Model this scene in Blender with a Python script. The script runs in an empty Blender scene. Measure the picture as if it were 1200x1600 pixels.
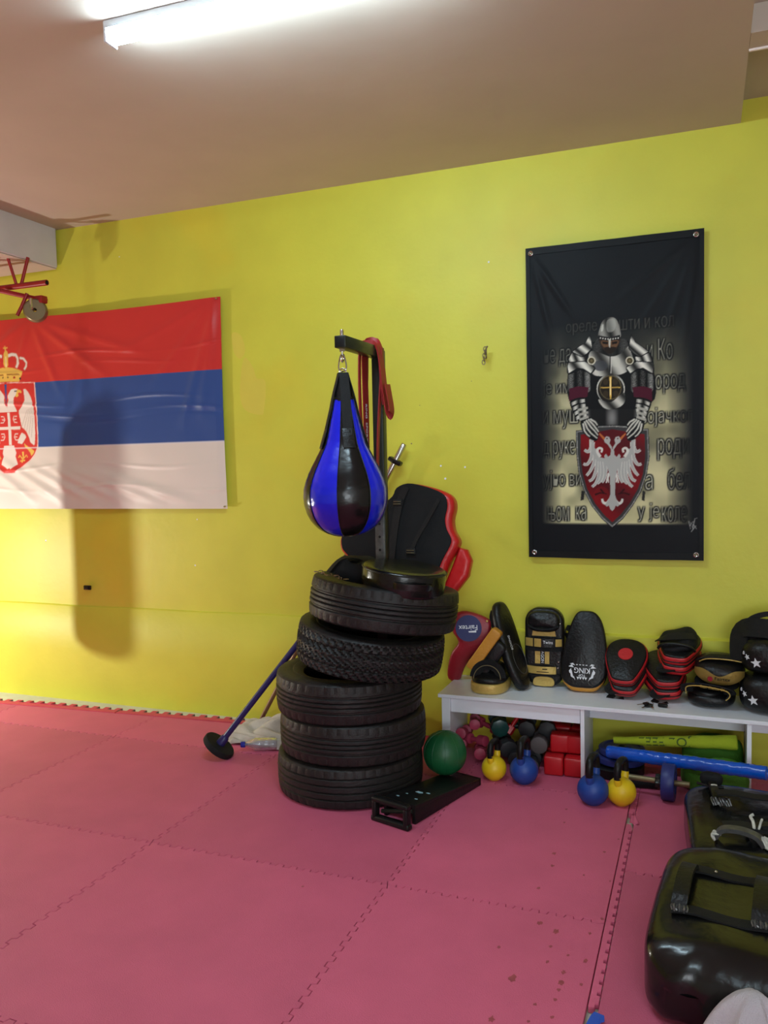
import bpy, bmesh, math, random
import numpy as np
from mathutils import Matrix, Vector, Euler

# ------------------------------------------------------------------ camera, world, light, exposure
SC = bpy.context.scene
COL = SC.collection
cd = bpy.data.cameras.new('camera')
cam = bpy.data.objects.new('camera', cd)
COL.objects.link(cam)
cd.sensor_fit = 'VERTICAL'
cd.sensor_height = 24.0
cd.lens = 1281.84 / 1600.0 * 24.0
_r = Vector((0.93178858, 0.36233909, -0.02191876))
_u = Vector((-0.00148146, 0.06417734, 0.99793741))
_d = Vector((-0.36299842, 0.92983421, -0.0603365))
cam.matrix_world = Matrix(((_r.x, _u.x, -_d.x, 0.0), (_r.y, _u.y, -_d.y, -4.15584), (_r.z, _u.z, -_d.z, 1.47947), (0, 0, 0, 1)))
cd.clip_start = 0.05
SC.camera = cam

w = bpy.data.worlds.new('world')
SC.world = w
w.use_nodes = True
w.node_tree.nodes['Background'].inputs['Color'].default_value = (0.5, 0.6, 0.75, 1)
w.node_tree.nodes['Background'].inputs['Strength'].default_value = 0.02

SC.view_settings.view_transform = 'Standard'
SC.view_settings.look = 'None'
SC.view_settings.gamma = 1.0
SC.view_settings.use_curve_mapping = False
SC.view_settings.exposure = 0.2
TUBE_STRENGTH = 84.0                # emission of the ceiling battens
TUBE_COLOR = (0.62, 0.86, 1.0)
LAMPS = [                           # lamps of the next bay, beyond the beam: place, watts, bulb radius
    ((-4.95, -1.2, 0.75), 96.0, 0.045),
    ((-5.6, -4.0, 2.41), 3.0, 0.10),
]
LAMP_COLOR = (1.0, 0.97, 0.88)
WINDOW_POWER = 64.0                # daylight through the window behind the camera
WINDOW_COLOR = (0.86, 0.94, 1.0)
for _n, (_loc, _pw, _rd) in enumerate(LAMPS):
    _l = bpy.data.lights.new('bay_lamp', 'POINT')
    _l.energy = _pw
    _l.color = LAMP_COLOR
    _l.shadow_soft_size = _rd
    _o = bpy.data.objects.new('bay_lamp', _l)
    COL.objects.link(_o)
    _o.location = _loc
_l = bpy.data.lights.new('window_daylight', 'AREA')
_l.shape = 'RECTANGLE'
_l.size, _l.size_y = 2.2, 1.2
_l.energy = WINDOW_POWER
_l.color = WINDOW_COLOR
_o = bpy.data.objects.new('window_daylight', _l)
COL.objects.link(_o)
_o.location = (1.15, -6.53, 1.3)
_o.rotation_euler = (math.radians(90), 0, 0)

PI = math.pi
rad = math.radians
rng = random.Random(7)
CEIL = 2.986

# ------------------------------------------------------------------ materials
def lin(c):
    out = []
    for v in c:
        v = v / 255.0
        out.append(v / 12.92 if v <= 0.04045 else ((v + 0.055) / 1.055) ** 2.4)
    return (out[0], out[1], out[2], 1.0)

def mat(name, rgb, rough=0.55, metal=0.0, var=0.06, vscale=6.0, bump=0.0, bscale=60.0, spec=0.5, coat=0.0, rand=0.0,
        emit=None, estr=0.0, transmission=0.0, rgb2=None, mixscale=2.0, mixpos=0.55):
    m = bpy.data.materials.new(name)
    m.use_nodes = True
    nt = m.node_tree
    bs = nt.nodes['Principled BSDF']
    bs.inputs['Roughness'].default_value = rough
    bs.inputs['Metallic'].default_value = metal
    bs.inputs['Specular IOR Level'].default_value = spec
    bs.inputs['Coat Weight'].default_value = coat
    bs.inputs['Coat Roughness'].default_value = 0.08
    bs.inputs['Transmission Weight'].default_value = transmission
    tc = nt.nodes.new('ShaderNodeTexCoord')
    base = nt.nodes.new('ShaderNodeRGB')
    base.outputs[0].default_value = lin(rgb)
    out = base.outputs[0]
    if rgb2:
        n2 = nt.nodes.new('ShaderNodeTexNoise')
        n2.inputs['Scale'].default_value = mixscale
        n2.inputs['Detail'].default_value = 4
        nt.links.new(tc.outputs['Object'], n2.inputs['Vector'])
        rp = nt.nodes.new('ShaderNodeValToRGB')
        rp.color_ramp.elements[0].position = mixpos - 0.06
        rp.color_ramp.elements[1].position = mixpos + 0.12
        nt.links.new(n2.outputs['Fac'], rp.inputs['Fac'])
        mx = nt.nodes.new('ShaderNodeMix')
        mx.data_type = 'RGBA'
        nt.links.new(rp.outputs['Color'], mx.inputs['Factor'])
        nt.links.new(out, mx.inputs[6])
        mx.inputs[7].default_value = lin(rgb2)
        out = mx.outputs[2]
    if var > 0 or rand > 0:
        hsv = nt.nodes.new('ShaderNodeHueSaturation')
        nt.links.new(out, hsv.inputs['Color'])
        val = None
        if var > 0:
            nz = nt.nodes.new('ShaderNodeTexNoise')
            nz.inputs['Scale'].default_value = vscale
            nz.inputs['Detail'].default_value = 5
            nt.links.new(tc.outputs['Object'], nz.inputs['Vector'])
            mr = nt.nodes.new('ShaderNodeMapRange')
            mr.inputs['From Min'].default_value = 0.3
            mr.inputs['From Max'].default_value = 0.7
            mr.inputs['To Min'].default_value = 1 - var
            mr.inputs['To Max'].default_value = 1 + var
            nt.links.new(nz.outputs['Fac'], mr.inputs['Value'])
            val = mr.outputs['Result']
        if rand > 0:
            oi = nt.nodes.new('ShaderNodeObjectInfo')
            m2 = nt.nodes.new('ShaderNodeMapRange')
            m2.inputs['To Min'].default_value = 1 - rand
            m2.inputs['To Max'].default_value = 1 + rand
            nt.links.new(oi.outputs['Random'], m2.inputs['Value'])
            if val is not None:
                mm = nt.nodes.new('ShaderNodeMath')
                mm.operation = 'MULTIPLY'
                nt.links.new(val, mm.inputs[0])
                nt.links.new(m2.outputs['Result'], mm.inputs[1])
                val = mm.outputs[0]
            else:
                val = m2.outputs['Result']
        nt.links.new(val, hsv.inputs['Value'])
        out = hsv.outputs['Color']
    nt.links.new(out, bs.inputs['Base Color'])
    if bump > 0:
        bz = nt.nodes.new('ShaderNodeTexNoise')
        bz.inputs['Scale'].default_value = bscale
        bz.inputs['Detail'].default_value = 4
        nt.links.new(tc.outputs['Object'], bz.inputs['Vector'])
        bp = nt.nodes.new('ShaderNodeBump')
        bp.inputs['Strength'].default_value = bump
        bp.inputs['Distance'].default_value = 0.01
        nt.links.new(bz.outputs['Fac'], bp.inputs['Height'])
        nt.links.new(bp.outputs['Normal'], bs.inputs['Normal'])
    if emit:
        bs.inputs['Emission Color'].default_value = (emit[0], emit[1], emit[2], 1)
        bs.inputs['Emission Strength'].default_value = estr
    return m

def print_mat(name, rough=0.5, bump=0.0, bscale=200.0, sheen=0.0, spec=0.4):
    """cloth or tarpaulin whose print comes from the mesh's own colour layer"""
    m = bpy.data.materials.new(name)
    m.use_nodes = True
    nt = m.node_tree
    bs = nt.nodes['Principled BSDF']
    at = nt.nodes.new('ShaderNodeAttribute')
    at.attribute_name = 'print'
    nt.links.new(at.outputs['Color'], bs.inputs['Base Color'])
    bs.inputs['Roughness'].default_value = rough
    bs.inputs['Specular IOR Level'].default_value = spec
    bs.inputs['Sheen Weight'].default_value = sheen
    tc = nt.nodes.new('ShaderNodeTexCoord')
    bz = nt.nodes.new('ShaderNodeTexNoise')
    bz.inputs['Scale'].default_value = bscale
    nt.links.new(tc.outputs['Object'], bz.inputs['Vector'])
    bp = nt.nodes.new('ShaderNodeBump')
    bp.inputs['Strength'].default_value = bump
    bp.inputs['Distance'].default_value = 0.002
    nt.links.new(bz.outputs['Fac'], bp.inputs['Height'])
    nt.links.new(bp.outputs['Normal'], bs.inputs['Normal'])
    return m

M = {}
M['wall'] = mat('yellow wall paint', (208, 205, 66), 0.5, var=0.05, vscale=3.0, bump=0.12, bscale=26, rgb2=(213, 201, 60), mixscale=1.6, mixpos=0.6)
M['patch'] = mat('newer yellow paint', (216, 202, 76), 0.5, var=0.03, bump=0.1, bscale=30)
M['plain_wall'] = mat('plain wall paint', (214, 210, 204), 0.6, bump=0.1)
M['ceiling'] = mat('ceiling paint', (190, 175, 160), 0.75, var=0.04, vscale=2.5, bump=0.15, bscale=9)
M['soffit'] = mat('beam paint', (206, 200, 200), 0.7, var=0.04, bump=0.1, bscale=20)
M['soffit_edge'] = mat('pale plaster edge', (236, 224, 214), 0.6)
M['screed'] = mat('pale floor screed', (206, 208, 190), 0.7, var=0.08, vscale=12)
M['foam'] = mat('red foam mat', (204, 95, 126), 0.62, var=0.05, vscale=5, bump=0.25, bscale=260, rand=0.11, spec=0.35)
M['foam_edge'] = mat('red foam border', (208, 76, 98), 0.6, var=0.05, vscale=14, bump=0.2, bscale=260, spec=0.35)
M['foam_grey'] = mat('grey foam underside', (92, 96, 92), 0.7)
M['stain'] = mat('brown scuff', (160, 70, 78), 0.7, var=0.2, vscale=60)
M['white_board'] = mat('white melamine', (234, 237, 244), 0.34, var=0.03, vscale=8)
M['rubber'] = mat('black tyre rubber', (33, 31, 31), 0.5, spec=0.3, var=0.15, vscale=9, bump=0.2, bscale=120, rgb2=(44, 40, 38), mixscale=7, mixpos=0.6)
M['leather'] = mat('black leatherette', (18, 18, 19), 0.36, spec=0.35, var=0.1, bump=0.25, bscale=90)
M['vinyl'] = mat('black glossy vinyl', (15, 15, 16), 0.24, var=0.1, bump=0.4, bscale=12, coat=0.12, spec=0.4)
M['matt_black'] = mat('matt black cloth', (25, 26, 28), 0.72, spec=0.2, var=0.1, bump=0.3, bscale=300)
M['webbing'] = mat('black webbing', (24, 24, 25), 0.6, spec=0.25, var=0.1, bump=0.5, bscale=400)
M['black_plastic'] = mat('black plastic', (18, 18, 19), 0.4, spec=0.3, var=0.1, bump=0.1)
M['gold'] = mat('gold leatherette', (196, 166, 88), 0.38, metal=0.25, var=0.08, bump=0.2, bscale=80)
M['ochre'] = mat('ochre leatherette', (196, 134, 42), 0.42, var=0.08, bump=0.2, bscale=80)
M['red_leather'] = mat('red leatherette', (196, 30, 32), 0.33, var=0.06, bump=0.25, bscale=40)
M['dark_red'] = mat('dark red leatherette', (146, 28, 42), 0.4, var=0.06, bump=0.2, bscale=50)
M['mitt_red'] = mat('mitt red', (186, 30, 36), 0.42, var=0.06, bump=0.2, bscale=60)
M['logo_blue'] = mat('navy blue patch', (28, 34, 92), 0.5, var=0.04)
M['white_ink'] = mat('white ink', (226, 228, 232), 0.5, var=0.04)
M['bag_blue'] = mat('royal blue vinyl', (10, 28, 200), 0.2, var=0.05, bump=0.3, bscale=16, coat=0.3)
M['steel'] = mat('chrome steel', (196, 194, 188), 0.22, metal=1.0, var=0.05)
M['dark_steel'] = mat('black painted steel', (44, 46, 40), 0.34, metal=0.3, var=0.08, vscale=20)
M['hole'] = mat('dark hole', (6, 6, 6), 0.9, var=0)
M['grey_tape'] = mat('scuffed grey metal', (96, 96, 96), 0.35, metal=0.5, var=0.3, vscale=40)
M['band'] = mat('red latex band', (150, 30, 34), 0.5, var=0.08, vscale=20)
M['pole_blue'] = mat('dark blue painted steel', (36, 34, 92), 0.35, var=0.12, vscale=14)
M['bar_brown'] = mat('dull bronze steel', (132, 106, 84), 0.38, metal=0.5, var=0.1)
M['rag'] = mat('grey cotton rag', (196, 188, 176), 0.85, var=0.08, vscale=20, bump=0.4, bscale=200)
M['towel'] = mat('grey towelling', (196, 190, 196), 0.9, var=0.06, bump=0.7, bscale=420)
M['ball'] = mat('green rubber ball', (22, 92, 52), 0.42, var=0.22, vscale=5, bump=0.1, bscale=60)
M['kb_yellow'] = mat('yellow vinyl', (230, 196, 24), 0.42, var=0.06)
M['kb_blue'] = mat('blue vinyl', (24, 66, 148), 0.45, var=0.06)
M['plate_blue'] = mat('blue plate vinyl', (34, 44, 108), 0.45, var=0.08)
M['db_pink'] = mat('pink vinyl', (170, 56, 84), 0.5, var=0.08)
M['db_green'] = mat('dark green vinyl', (20, 66, 62), 0.3, var=0.1)
M['db_black'] = mat('black neoprene', (34, 34, 38), 0.55, var=0.1)
M['db_grey'] = mat('grey neoprene', (80, 72, 72), 0.6, var=0.1)
M['db_red'] = mat('red vinyl', (184, 22, 30), 0.33, var=0.06)
M['lime'] = mat('lime yellow towelling', (186, 206, 44), 0.85, var=0.06, bump=0.5, bscale=300)
M['lime_print'] = mat('green towel print', (86, 112, 40), 0.85, var=0.05)
M['roll_blue'] = mat('blue film wrap', (10, 84, 196), 0.22, var=0.06, bump=0.5, bscale=22, coat=0.2)
M['green_cloth'] = mat('green cloth', (74, 134, 34), 0.8, var=0.1, bump=0.3, bscale=150)
M['rig_red'] = mat('dark red steel', (150, 22, 26), 0.4, var=0.08)
M['castor'] = mat('grey castor', (128, 116, 84), 0.35, metal=0.5, var=0.1)
M['diffuser'] = mat('lit diffuser', (240, 246, 250), 0.4, var=0, emit=TUBE_COLOR, estr=TUBE_STRENGTH)
M['housing'] = mat('white lamp housing', (210, 214, 220), 0.4, var=0.02)
M['bulb'] = mat('warm bulb', (250, 230, 190), 0.4, var=0, emit=LAMP_COLOR, estr=20)
M['clear'] = mat('clear plastic', (236, 240, 248), 0.06, var=0, transmission=0.93)
M['cap_blue'] = mat('blue bottle cap', (24, 44, 168), 0.4, var=0)
M['tape_blue'] = mat('blue tape', (40, 84, 190), 0.5, var=0.05)
M['flag'] = print_mat('flag satin', 0.38, 0.25, 500, 0.1)
M['banner'] = print_mat('printed banner', 0.5, 0.15, 300, 0.0, 0.12)
M['hem'] = mat('black banner hem', (20, 22, 24), 0.5, spec=0.15, var=0.08)
M['sticker'] = mat('pale sticker', (150, 190, 204), 0.4, var=0.1)
M['frayed'] = mat('frayed lining', (186, 186, 176), 0.8, var=0.3, vscale=60)
M['bead'] = mat('orange cord', (196, 84, 40), 0.5, var=0.1)

# ------------------------------------------------------------------ object helpers
def obj(name, bm, m, parent=None, smooth=40, M4=None):
    me = bpy.data.meshes.new(name)
    if isinstance(bm, bmesh.types.BMesh):
        bmesh.ops.recalc_face_normals(bm, faces=bm.faces)
        bm.to_mesh(me)
        bm.free()
    if smooth:
        me.polygons.foreach_set('use_smooth', [True] * len(me.polygons))
        me.set_sharp_from_angle(angle=rad(smooth))
    me.materials.append(M[m] if isinstance(m, str) else m)
    o = bpy.data.objects.new(name, me)
    COL.objects.link(o)
    if parent is not None:
        o.parent = parent
    if M4 is not None:
        o.matrix_local = M4
    return o

def tag(o, label, cat, group=None):
    o['label'] = label
    o['category'] = cat
    if group:
        o['group'] = group
    return o

def thing(name, label, cat, loc=(0, 0, 0), rot=(0, 0, 0), group=None):
    o = bpy.data.objects.new(name, None)
    COL.objects.link(o)
    o.empty_display_size = 0.05
    o.location = loc
    o.rotation_euler = Euler(rot)
    return tag(o, label, cat, group)

def struct(name, bm, m, parent=None, smooth=0):
    o = obj(name, bm, m, parent, smooth)
    if parent is None:
        o['kind'] = 'structure'
    return o

def dup(root, loc, rot, label, group=None):
    r = root.copy()
    COL.objects.link(r)
    r.location = loc
    r.rotation_euler = Euler(rot)
    r['label'] = label
    if group:
        r['group'] = group
    for ch in list(root.children):
        c = ch.copy()
        COL.objects.link(c)
        c.parent = r
        for g in ch.children:
            d = g.copy()
            COL.objects.link(d)
            d.parent = c
    return r

def T(x, y, z):
    return Matrix.Translation((x, y, z))

def R(a, ax):
    return Matrix.Rotation(a, 4, ax)

def BM():
    return bmesh.new()

def box(bm, c, s, bevel=0.0, seg=2, X=None):
    r = bmesh.ops.create_cube(bm, size=1.0)
    vs = r['verts']
    for v in vs:
        v.co = Vector((v.co.x * s[0], v.co.y * s[1], v.co.z * s[2]))
    if bevel > 0:
        es = list({e for v in vs for e in v.link_edges})
        rr = bmesh.ops.bevel(bm, geom=es, offset=bevel, segments=seg, affect='EDGES', profile=0.5, clamp_overlap=True)
        vs = list({v for f in rr['faces'] for v in f.verts} | {v for v in vs if v.is_valid})
    mt = T(*c) if X is None else X @ T(*c)
    for v in vs:
        v.co = mt @ v.co
    return bm

def ring_bridge(bm, a, b):
    n = len(a)
    for i in range(n):
        j = (i + 1) % n
        try:
            bm.faces.new((a[i], a[j], b[j], b[i]))
        except ValueError:
            pass

def tube(bm, pts, r, n=10, closed=False, flat=None, up=None, caps=True):
    """sweep a round (or flat = (w, t)) section along pts"""
    pts = [Vector(p) for p in pts]
    k = len(pts)
    rs = r if isinstance(r, (list, tuple)) else [r] * k
    tang = []
    for i in range(k):
        if closed:
            t = pts[(i + 1) % k] - pts[i - 1]
        else:
            t = pts[min(i + 1, k - 1)] - pts[max(i - 1, 0)]
        tang.append(t.normalized())
    u = Vector(up) if up else (Vector((0, 0, 1)) if abs(tang[0].z) < 0.9 else Vector((1, 0, 0)))
    rings = []
    for i in range(k):
        t = tang[i]
        a = u - t * u.dot(t)
        if a.length < 1e-5:
            a = t.orthogonal()
        a.normalize()
        if not up:
            u = a
        b = t.cross(a)
        ring = []
        if flat:
            wd, th = flat
            wd *= rs[i] if r is not None and not isinstance(r, (int, float)) else 1
            for (sx, sy) in ((-.5, -.5), (.5, -.5), (.5, .5), (-.5, .5)):
                ring.append(bm.verts.new(pts[i] + b * (sx * wd) + a * (sy * th)))
        else:
            for j in range(n):
                q = 2 * PI * j / n
                ring.append(bm.verts.new(pts[i] + a * (math.cos(q) * rs[i]) + b * (math.sin(q) * rs[i])))
        rings.append(ring)
    for i in range(k - 1):
        ring_bridge(bm, rings[i], rings[i + 1])
    if closed:
        ring_bridge(bm, rings[-1], rings[0])
    elif caps:
        bm.faces.new(rings[0][::-1])
        bm.faces.new(rings[-1])
    return bm

def lathe(bm, prof, n=32, X=None, closed=False, rfun=None):
    X = X or Matrix.Identity(4)
    rings = []
    for k, (r, z) in enumerate(prof):
        if r < 1e-6:
            rings.append([bm.verts.new(X @ Vector((0, 0, z)))])
            continue
        ring = []
        for i in range(n):
            a = 2 * PI * i / n
            rr = r + (rfun(k, i) if rfun else 0)
            ring.append(bm.verts.new(X @ Vector((rr * math.cos(a), rr * math.sin(a), z))))
        rings.append(ring)
    seq = list(range(len(rings)))
    pairs = list(zip(seq, seq[1:])) + ([(seq[-1], 0)] if closed else [])
    for p, q in pairs:
        a, b = rings[p], rings[q]
        if len(a) == 1 and len(b) == 1:
            continue
        if len(a) == 1:
            for i in range(n):
                bm.faces.new((a[0], b[i], b[(i + 1) % n]))
        elif len(b) == 1:
            for i in range(n):
                bm.faces.new((a[i], a[(i + 1) % n], b[0]))
        else:
            ring_bridge(bm, a, b)
    return bm

def cr(pts, n=6, closed=True):
    """Catmull-Rom resample of 2D or 3D points"""
    P = [Vector(p) for p in pts]
    k = len(P)
    out = []
    for i in range(k if closed else k - 1):
        p0 = P[(i - 1) % k] if closed or i > 0 else P[0]
        p1, p2 = P[i], P[(i + 1) % k]
        p3 = P[(i + 2) % k] if closed or i + 2 < k else P[-1]
        for j in range(n):
            t = j / n
            out.append(0.5 * ((2 * p1) + (p2 - p0) * t + (2 * p0 - 5 * p1 + 4 * p2 - p3) * t * t + (3 * p1 - p0 - 3 * p2 + p3) * t ** 3))
    if not closed:
        out.append(P[-1].copy())
    return out

def rrect(w, h, r, n=5, taper=1.0):
    """rounded rectangle outline, bottom width w, top width w * taper"""
    out = []
    for cx, cy, a0 in ((1, -1, -90), (1, 1, 0), (-1, 1, 90), (-1, -1, 180)):
        hw = (w / 2) * (taper if cy > 0 else 1)
        for i in range(n + 1):
            a = rad(a0 + 90 * i / n)
            out.append((cx * (hw - r) + r * math.cos(a), cy * (h / 2 - r) + r * math.sin(a)))
    return out

def oval(w, h, n=32, p=2.0, taper=0.0):
    out = []
    for i in range(n):
        a = 2 * PI * i / n
        c, s = math.cos(a), math.sin(a)
        x = math.copysign(abs(c) ** (2 / p), c) * w / 2
        y = math.copysign(abs(s) ** (2 / p), s) * h / 2
        out.append((x * (1 - taper * (y / h)), y))
    return out

def pad(bm, outline, th, edge=None, bulge=0.0, back=0.0, X=None, steps=4, bend=None):
    """a cushion: outline in x/y, thickness th along z (centred), rounded rim, bulged faces"""
    X = X or Matrix.Identity(4)
    P = [Vector((p[0], p[1])) for p in outline]
    n = len(P)
    area = sum(P[i].x * P[(i + 1) % n].y - P[(i + 1) % n].x * P[i].y for i in range(n))
    if area < 0:
        P.reverse()
    edge = th / 2 if edge is None else min(edge, th / 2)
    N = []
    for i in range(n):
        t = (P[(i + 1) % n] - P[i - 1])
        nn = Vector((t.y, -t.x))
        N.append(nn.normalized() if nn.length > 1e-9 else Vector((0, 0)))
    c = sum(P, Vector((0, 0))) / n
    levels = []
    for k in range(steps + 1):
        a = -PI / 2 + (PI / 2) * k / steps
        levels.append((edge * (1 - math.cos(a)), -th / 2 + edge + edge * math.sin(a)))
    for k in range(steps + 1):
        a = (PI / 2) * k / steps
        levels.append((edge * (1 - math.cos(a)), th / 2 - edge + edge * math.sin(a)))
    def ring(ins, z, f=0.0):
        out = []
        for i in range(n):
            q = P[i] - N[i] * ins
            q = q.lerp(c, f)
            v = Vector((q.x, q.y, z))
            if bend:
                v = bend(v)
            out.append(bm.verts.new(X @ v))
        return out
    rings = [ring(a, z) for a, z in levels]
    lo, hi = rings[0], rings[-1]
    allr = list(rings)
    for f in (0.2, 0.42, 0.66, 0.86):
        allr.append(ring(edge, th / 2 + bulge * (1 - (1 - f) ** 2), f))
    for f in (0.2, 0.42, 0.66, 0.86):
        allr.insert(0, ring(edge, -th / 2 - back * (1 - (1 - f) ** 2), f))
    for a, b in zip(allr, allr[1:]):
        ring_bridge(bm, a, b)
    bm.faces.new(allr[0][::-1])
    bm.faces.new(allr[-1])
    return bm

def prism(bm, outline, z0, z1, X=None):
    X = X or Matrix.Identity(4)
    a = [bm.verts.new(X @ Vector((p[0], p[1], z0))) for p in outline]
    b = [bm.verts.new(X @ Vector((p[0], p[1], z1))) for p in outline]
    ring_bridge(bm, a, b)
    bm.faces.new(a[::-1])
    bm.faces.new(b)
    return bm

def grid(bm, nu, nv, f, thick=0.0, X=None):
    """sheet of nu x nv cells, f(u, v) -> point; thick gives it a back"""
    X = X or Matrix.Identity(4)
    def sheet(off):
        return [[bm.verts.new(X @ (Vector(f(i / nu, j / nv)) + off)) for i in range(nu + 1)] for j in range(nv + 1)]
    g = sheet(Vector((0, 0, 0)))
    for j in range(nv):
        for i in range(nu):
            bm.faces.new((g[j][i], g[j][i + 1], g[j + 1][i + 1], g[j + 1][i]))
    if thick:
        h = sheet(Vector(thick))
        for j in range(nv):
            for i in range(nu):
                bm.faces.new((h[j][i], h[j + 1][i], h[j + 1][i + 1], h[j][i + 1]))
        rim = lambda s: [s[0][i] for i in range(nu + 1)] + [s[j][nu] for j in range(1, nv + 1)] + [s[nv][i] for i in range(nu - 1, -1, -1)] + [s[j][0] for j in range(nv - 1, 0, -1)]
        ring_bridge(bm, rim(g), rim(h))
    return bm

def superbox(bm, s, p=4.0, nu=28, nv=16, X=None, warp=None):
    """a stuffed block: superellipsoid of size s"""
    X = X or Matrix.Identity(4)
    q = 2.0 / p
    pw = lambda v: math.copysign(abs(v) ** q, v)
    rings = []
    for j in range(nv + 1):
        b = -PI / 2 + PI * j / nv
        if j in (0, nv):
            v = Vector((0, 0, math.copysign(s[2] / 2, b)))
            rings.append([bm.verts.new(X @ (warp(v) if warp else v))])
            continue
        ring = []
        for i in range(nu):
            a = 2 * PI * i / nu
            v = Vector((s[0] / 2 * pw(math.cos(b)) * pw(math.cos(a)), s[1] / 2 * pw(math.cos(b)) * pw(math.sin(a)), s[2] / 2 * pw(math.sin(b))))
            ring.append(bm.verts.new(X @ (warp(v) if warp else v)))
        rings.append(ring)
    for j in range(nv):
        a, b = rings[j], rings[j + 1]
        if len(a) == 1:
            for i in range(nu):
                bm.faces.new((a[0], b[(i + 1) % nu], b[i]))
        elif len(b) == 1:
            for i in range(nu):
                bm.faces.new((a[i], a[(i + 1) % nu], b[0]))
        else:
            ring_bridge(bm, a, b)
    return bm

_font_cache = {}
def text_mesh(s, size=1.0, xs=1.0, bold=0.0):
    """(verts, triangles) of a line of lettering, centred on the origin in x/y"""
    cu = bpy.data.curves.new('lettering', 'FONT')
    cu.body = s
    cu.size = 1.0
    cu.offset = bold
    cu.align_x = 'CENTER'
    cu.align_y = 'CENTER'
    cu.resolution_u = 3
    o = bpy.data.objects.new('lettering', cu)
    COL.objects.link(o)
    bpy.context.view_layer.update()
    ev = o.evaluated_get(bpy.context.evaluated_depsgraph_get())
    me = ev.to_mesh()
    V = [(v.co.x * size * xs, v.co.y * size) for v in me.vertices]
    me.calc_loop_triangles()
    F = [tuple(t.vertices) for t in me.loop_triangles]
    ev.to_mesh_clear()
    bpy.data.objects.remove(o)
    bpy.data.curves.remove(cu)
    return V, F

def text_bm(s, size, xs=1.0, th=0.001, bold=0.0, X=None, fun=None):
    bm = BM()
    V, F = text_mesh(s, size, xs, bold)
    X = X or Matrix.Identity(4)
    f = fun or (lambda x, y, z: Vector((x, y, z)))
    vs = [bm.verts.new(X @ f(x, y, th)) for x, y in V]
    for t in F:
        try:
            bm.faces.new([vs[i] for i in t])
        except ValueError:
            pass
    r = bmesh.ops.extrude_face_region(bm, geom=list(bm.faces))
    nv = [g for g in r['geom'] if isinstance(g, bmesh.types.BMVert)]
    d = (X.to_3x3() @ Vector((0, 0, -1))).normalized() * th
    for v in nv:
        v.co += d
    return bm

def star(r, n=5, inner=0.42, rot=0.0):
    return [((r if i % 2 == 0 else r * inner) * math.cos(PI / 2 + rot + PI * i / n), (r if i % 2 == 0 else r * inner) * math.sin(PI / 2 + rot + PI * i / n)) for i in range(2 * n)]

FRONT = Matrix(((1, 0, 0, 0), (0, 0, -1, 0), (0, 1, 0, 0), (0, 0, 0, 1)))   # outline x/y -> wall x/z, thickness towards the room

# ------------------------------------------------------------------ the room
XL, XR, YB = -7.7, 2.4, -6.6
bm = BM(); box(bm, ((XL + XR) / 2, YB / 2, -0.08), (XR - XL + .4, -YB + .4, 0.12))
floor = struct('floor', bm, 'screed')
bm = BM(); box(bm, ((XL + XR) / 2, 0.10, 1.55), (XR - XL + .4, 0.16, 3.2))
wall = struct('wall_back', bm, 'wall')
# the lower metre of the wall is a plastered dado that stands a little proud, with a softly rounded top
bm = BM()
n = 60
def dado_z(x): return 0.603 + 0.003 * math.sin(x * 2.1) + 0.002 * math.sin(x * 7.3)
prev = None
for i in range(n + 1):
    x = XL + (XR - XL) * i / n
    z = dado_z(x); e = 0.012 + 0.012 * min(1, max(0, (x + 2.6) / 1.6))
    ring = [bm.verts.new((x, 0.03, -0.05)), bm.verts.new((x, 0.03, z + .004)), bm.verts.new((x, 0.02 - e * .35, z + .002)), bm.verts.new((x, 0.02 - e, z - .006)), bm.verts.new((x, 0.02 - e - .002, z - 0.3)), bm.verts.new((x, 0.0, -0.05))]
    if prev: ring_bridge(bm, prev, ring)
    prev = ring
struct('trim_1', bm, 'wall', wall, smooth=50)
for nm, c, s in (('wall_left', (XL - .06, YB / 2, 1.55), (.12, -YB + .4, 3.2)), ('wall_right', (XR + .06, YB / 2, 1.55), (.12, -YB + .4, 3.2)), ('wall_front', ((XL + XR) / 2, YB - .06, 1.55), (XR - XL + .4, .12, 3.2))):
    bm = BM(); box(bm, c, s); struct(nm, bm, 'plain_wall' if nm != 'wall_left' else 'wall')
# the window behind the camera, framed, daylight behind it
wn = BM()
for c_, s_ in (((1.15, YB + .03, .67), (2.36, .06, .06)), ((1.15, YB + .03, 1.93), (2.36, .06, .06)), ((0, YB + .03, 1.3), (.06, .06, 1.2)), ((2.3, YB + .03, 1.3), (.06, .06, 1.2)), ((1.15, YB + .03, 1.3), (.05, .06, 1.2))):
    box(wn, c_, s_, .004)
struct('window_1', wn, 'white_board')
# ceiling: a slab with two shallow recessed panels to the right of x = 0.15
bm = BM()
box(bm, ((XL + 0.155) / 2 - .1, YB / 2, CEIL + .08), (0.155 - XL + .2, -YB + .4, .16))
box(bm, ((0.155 + XR) / 2, YB / 2, CEIL + .13), (XR - 0.155 + .2, -YB + .4, .06))
box(bm, ((0.156 + XR) / 2, -0.77, CEIL + .06), (XR - 0.156, 0.13, .12))
ceil = struct('ceiling', bm, 'ceiling')
bm = BM(); box(bm, ((0.155 + XR) / 2, -0.705, CEIL + .008), (XR - 0.155, 0.014, .03), .003)
struct('trim_2', bm, 'soffit_edge', ceil)
bm = BM(); box(bm, (0.152, -4.0, CEIL + .008), (.014, 5.0, .03), .003)
struct('trim_3', bm, 'soffit_edge', ceil)
# the dropped beam at the left
bm = BM(); box(bm, (-4.25, YB / 2, 2.87), (0.92, -YB, 0.25), .008)
beam = struct('ceiling_beam', bm, 'soffit')
bm = BM(); box(bm, (-4.25, YB / 2, 2.7415), (0.90, -YB, 0.005)); struct('trim_4', bm, 'ceiling', beam)

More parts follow.
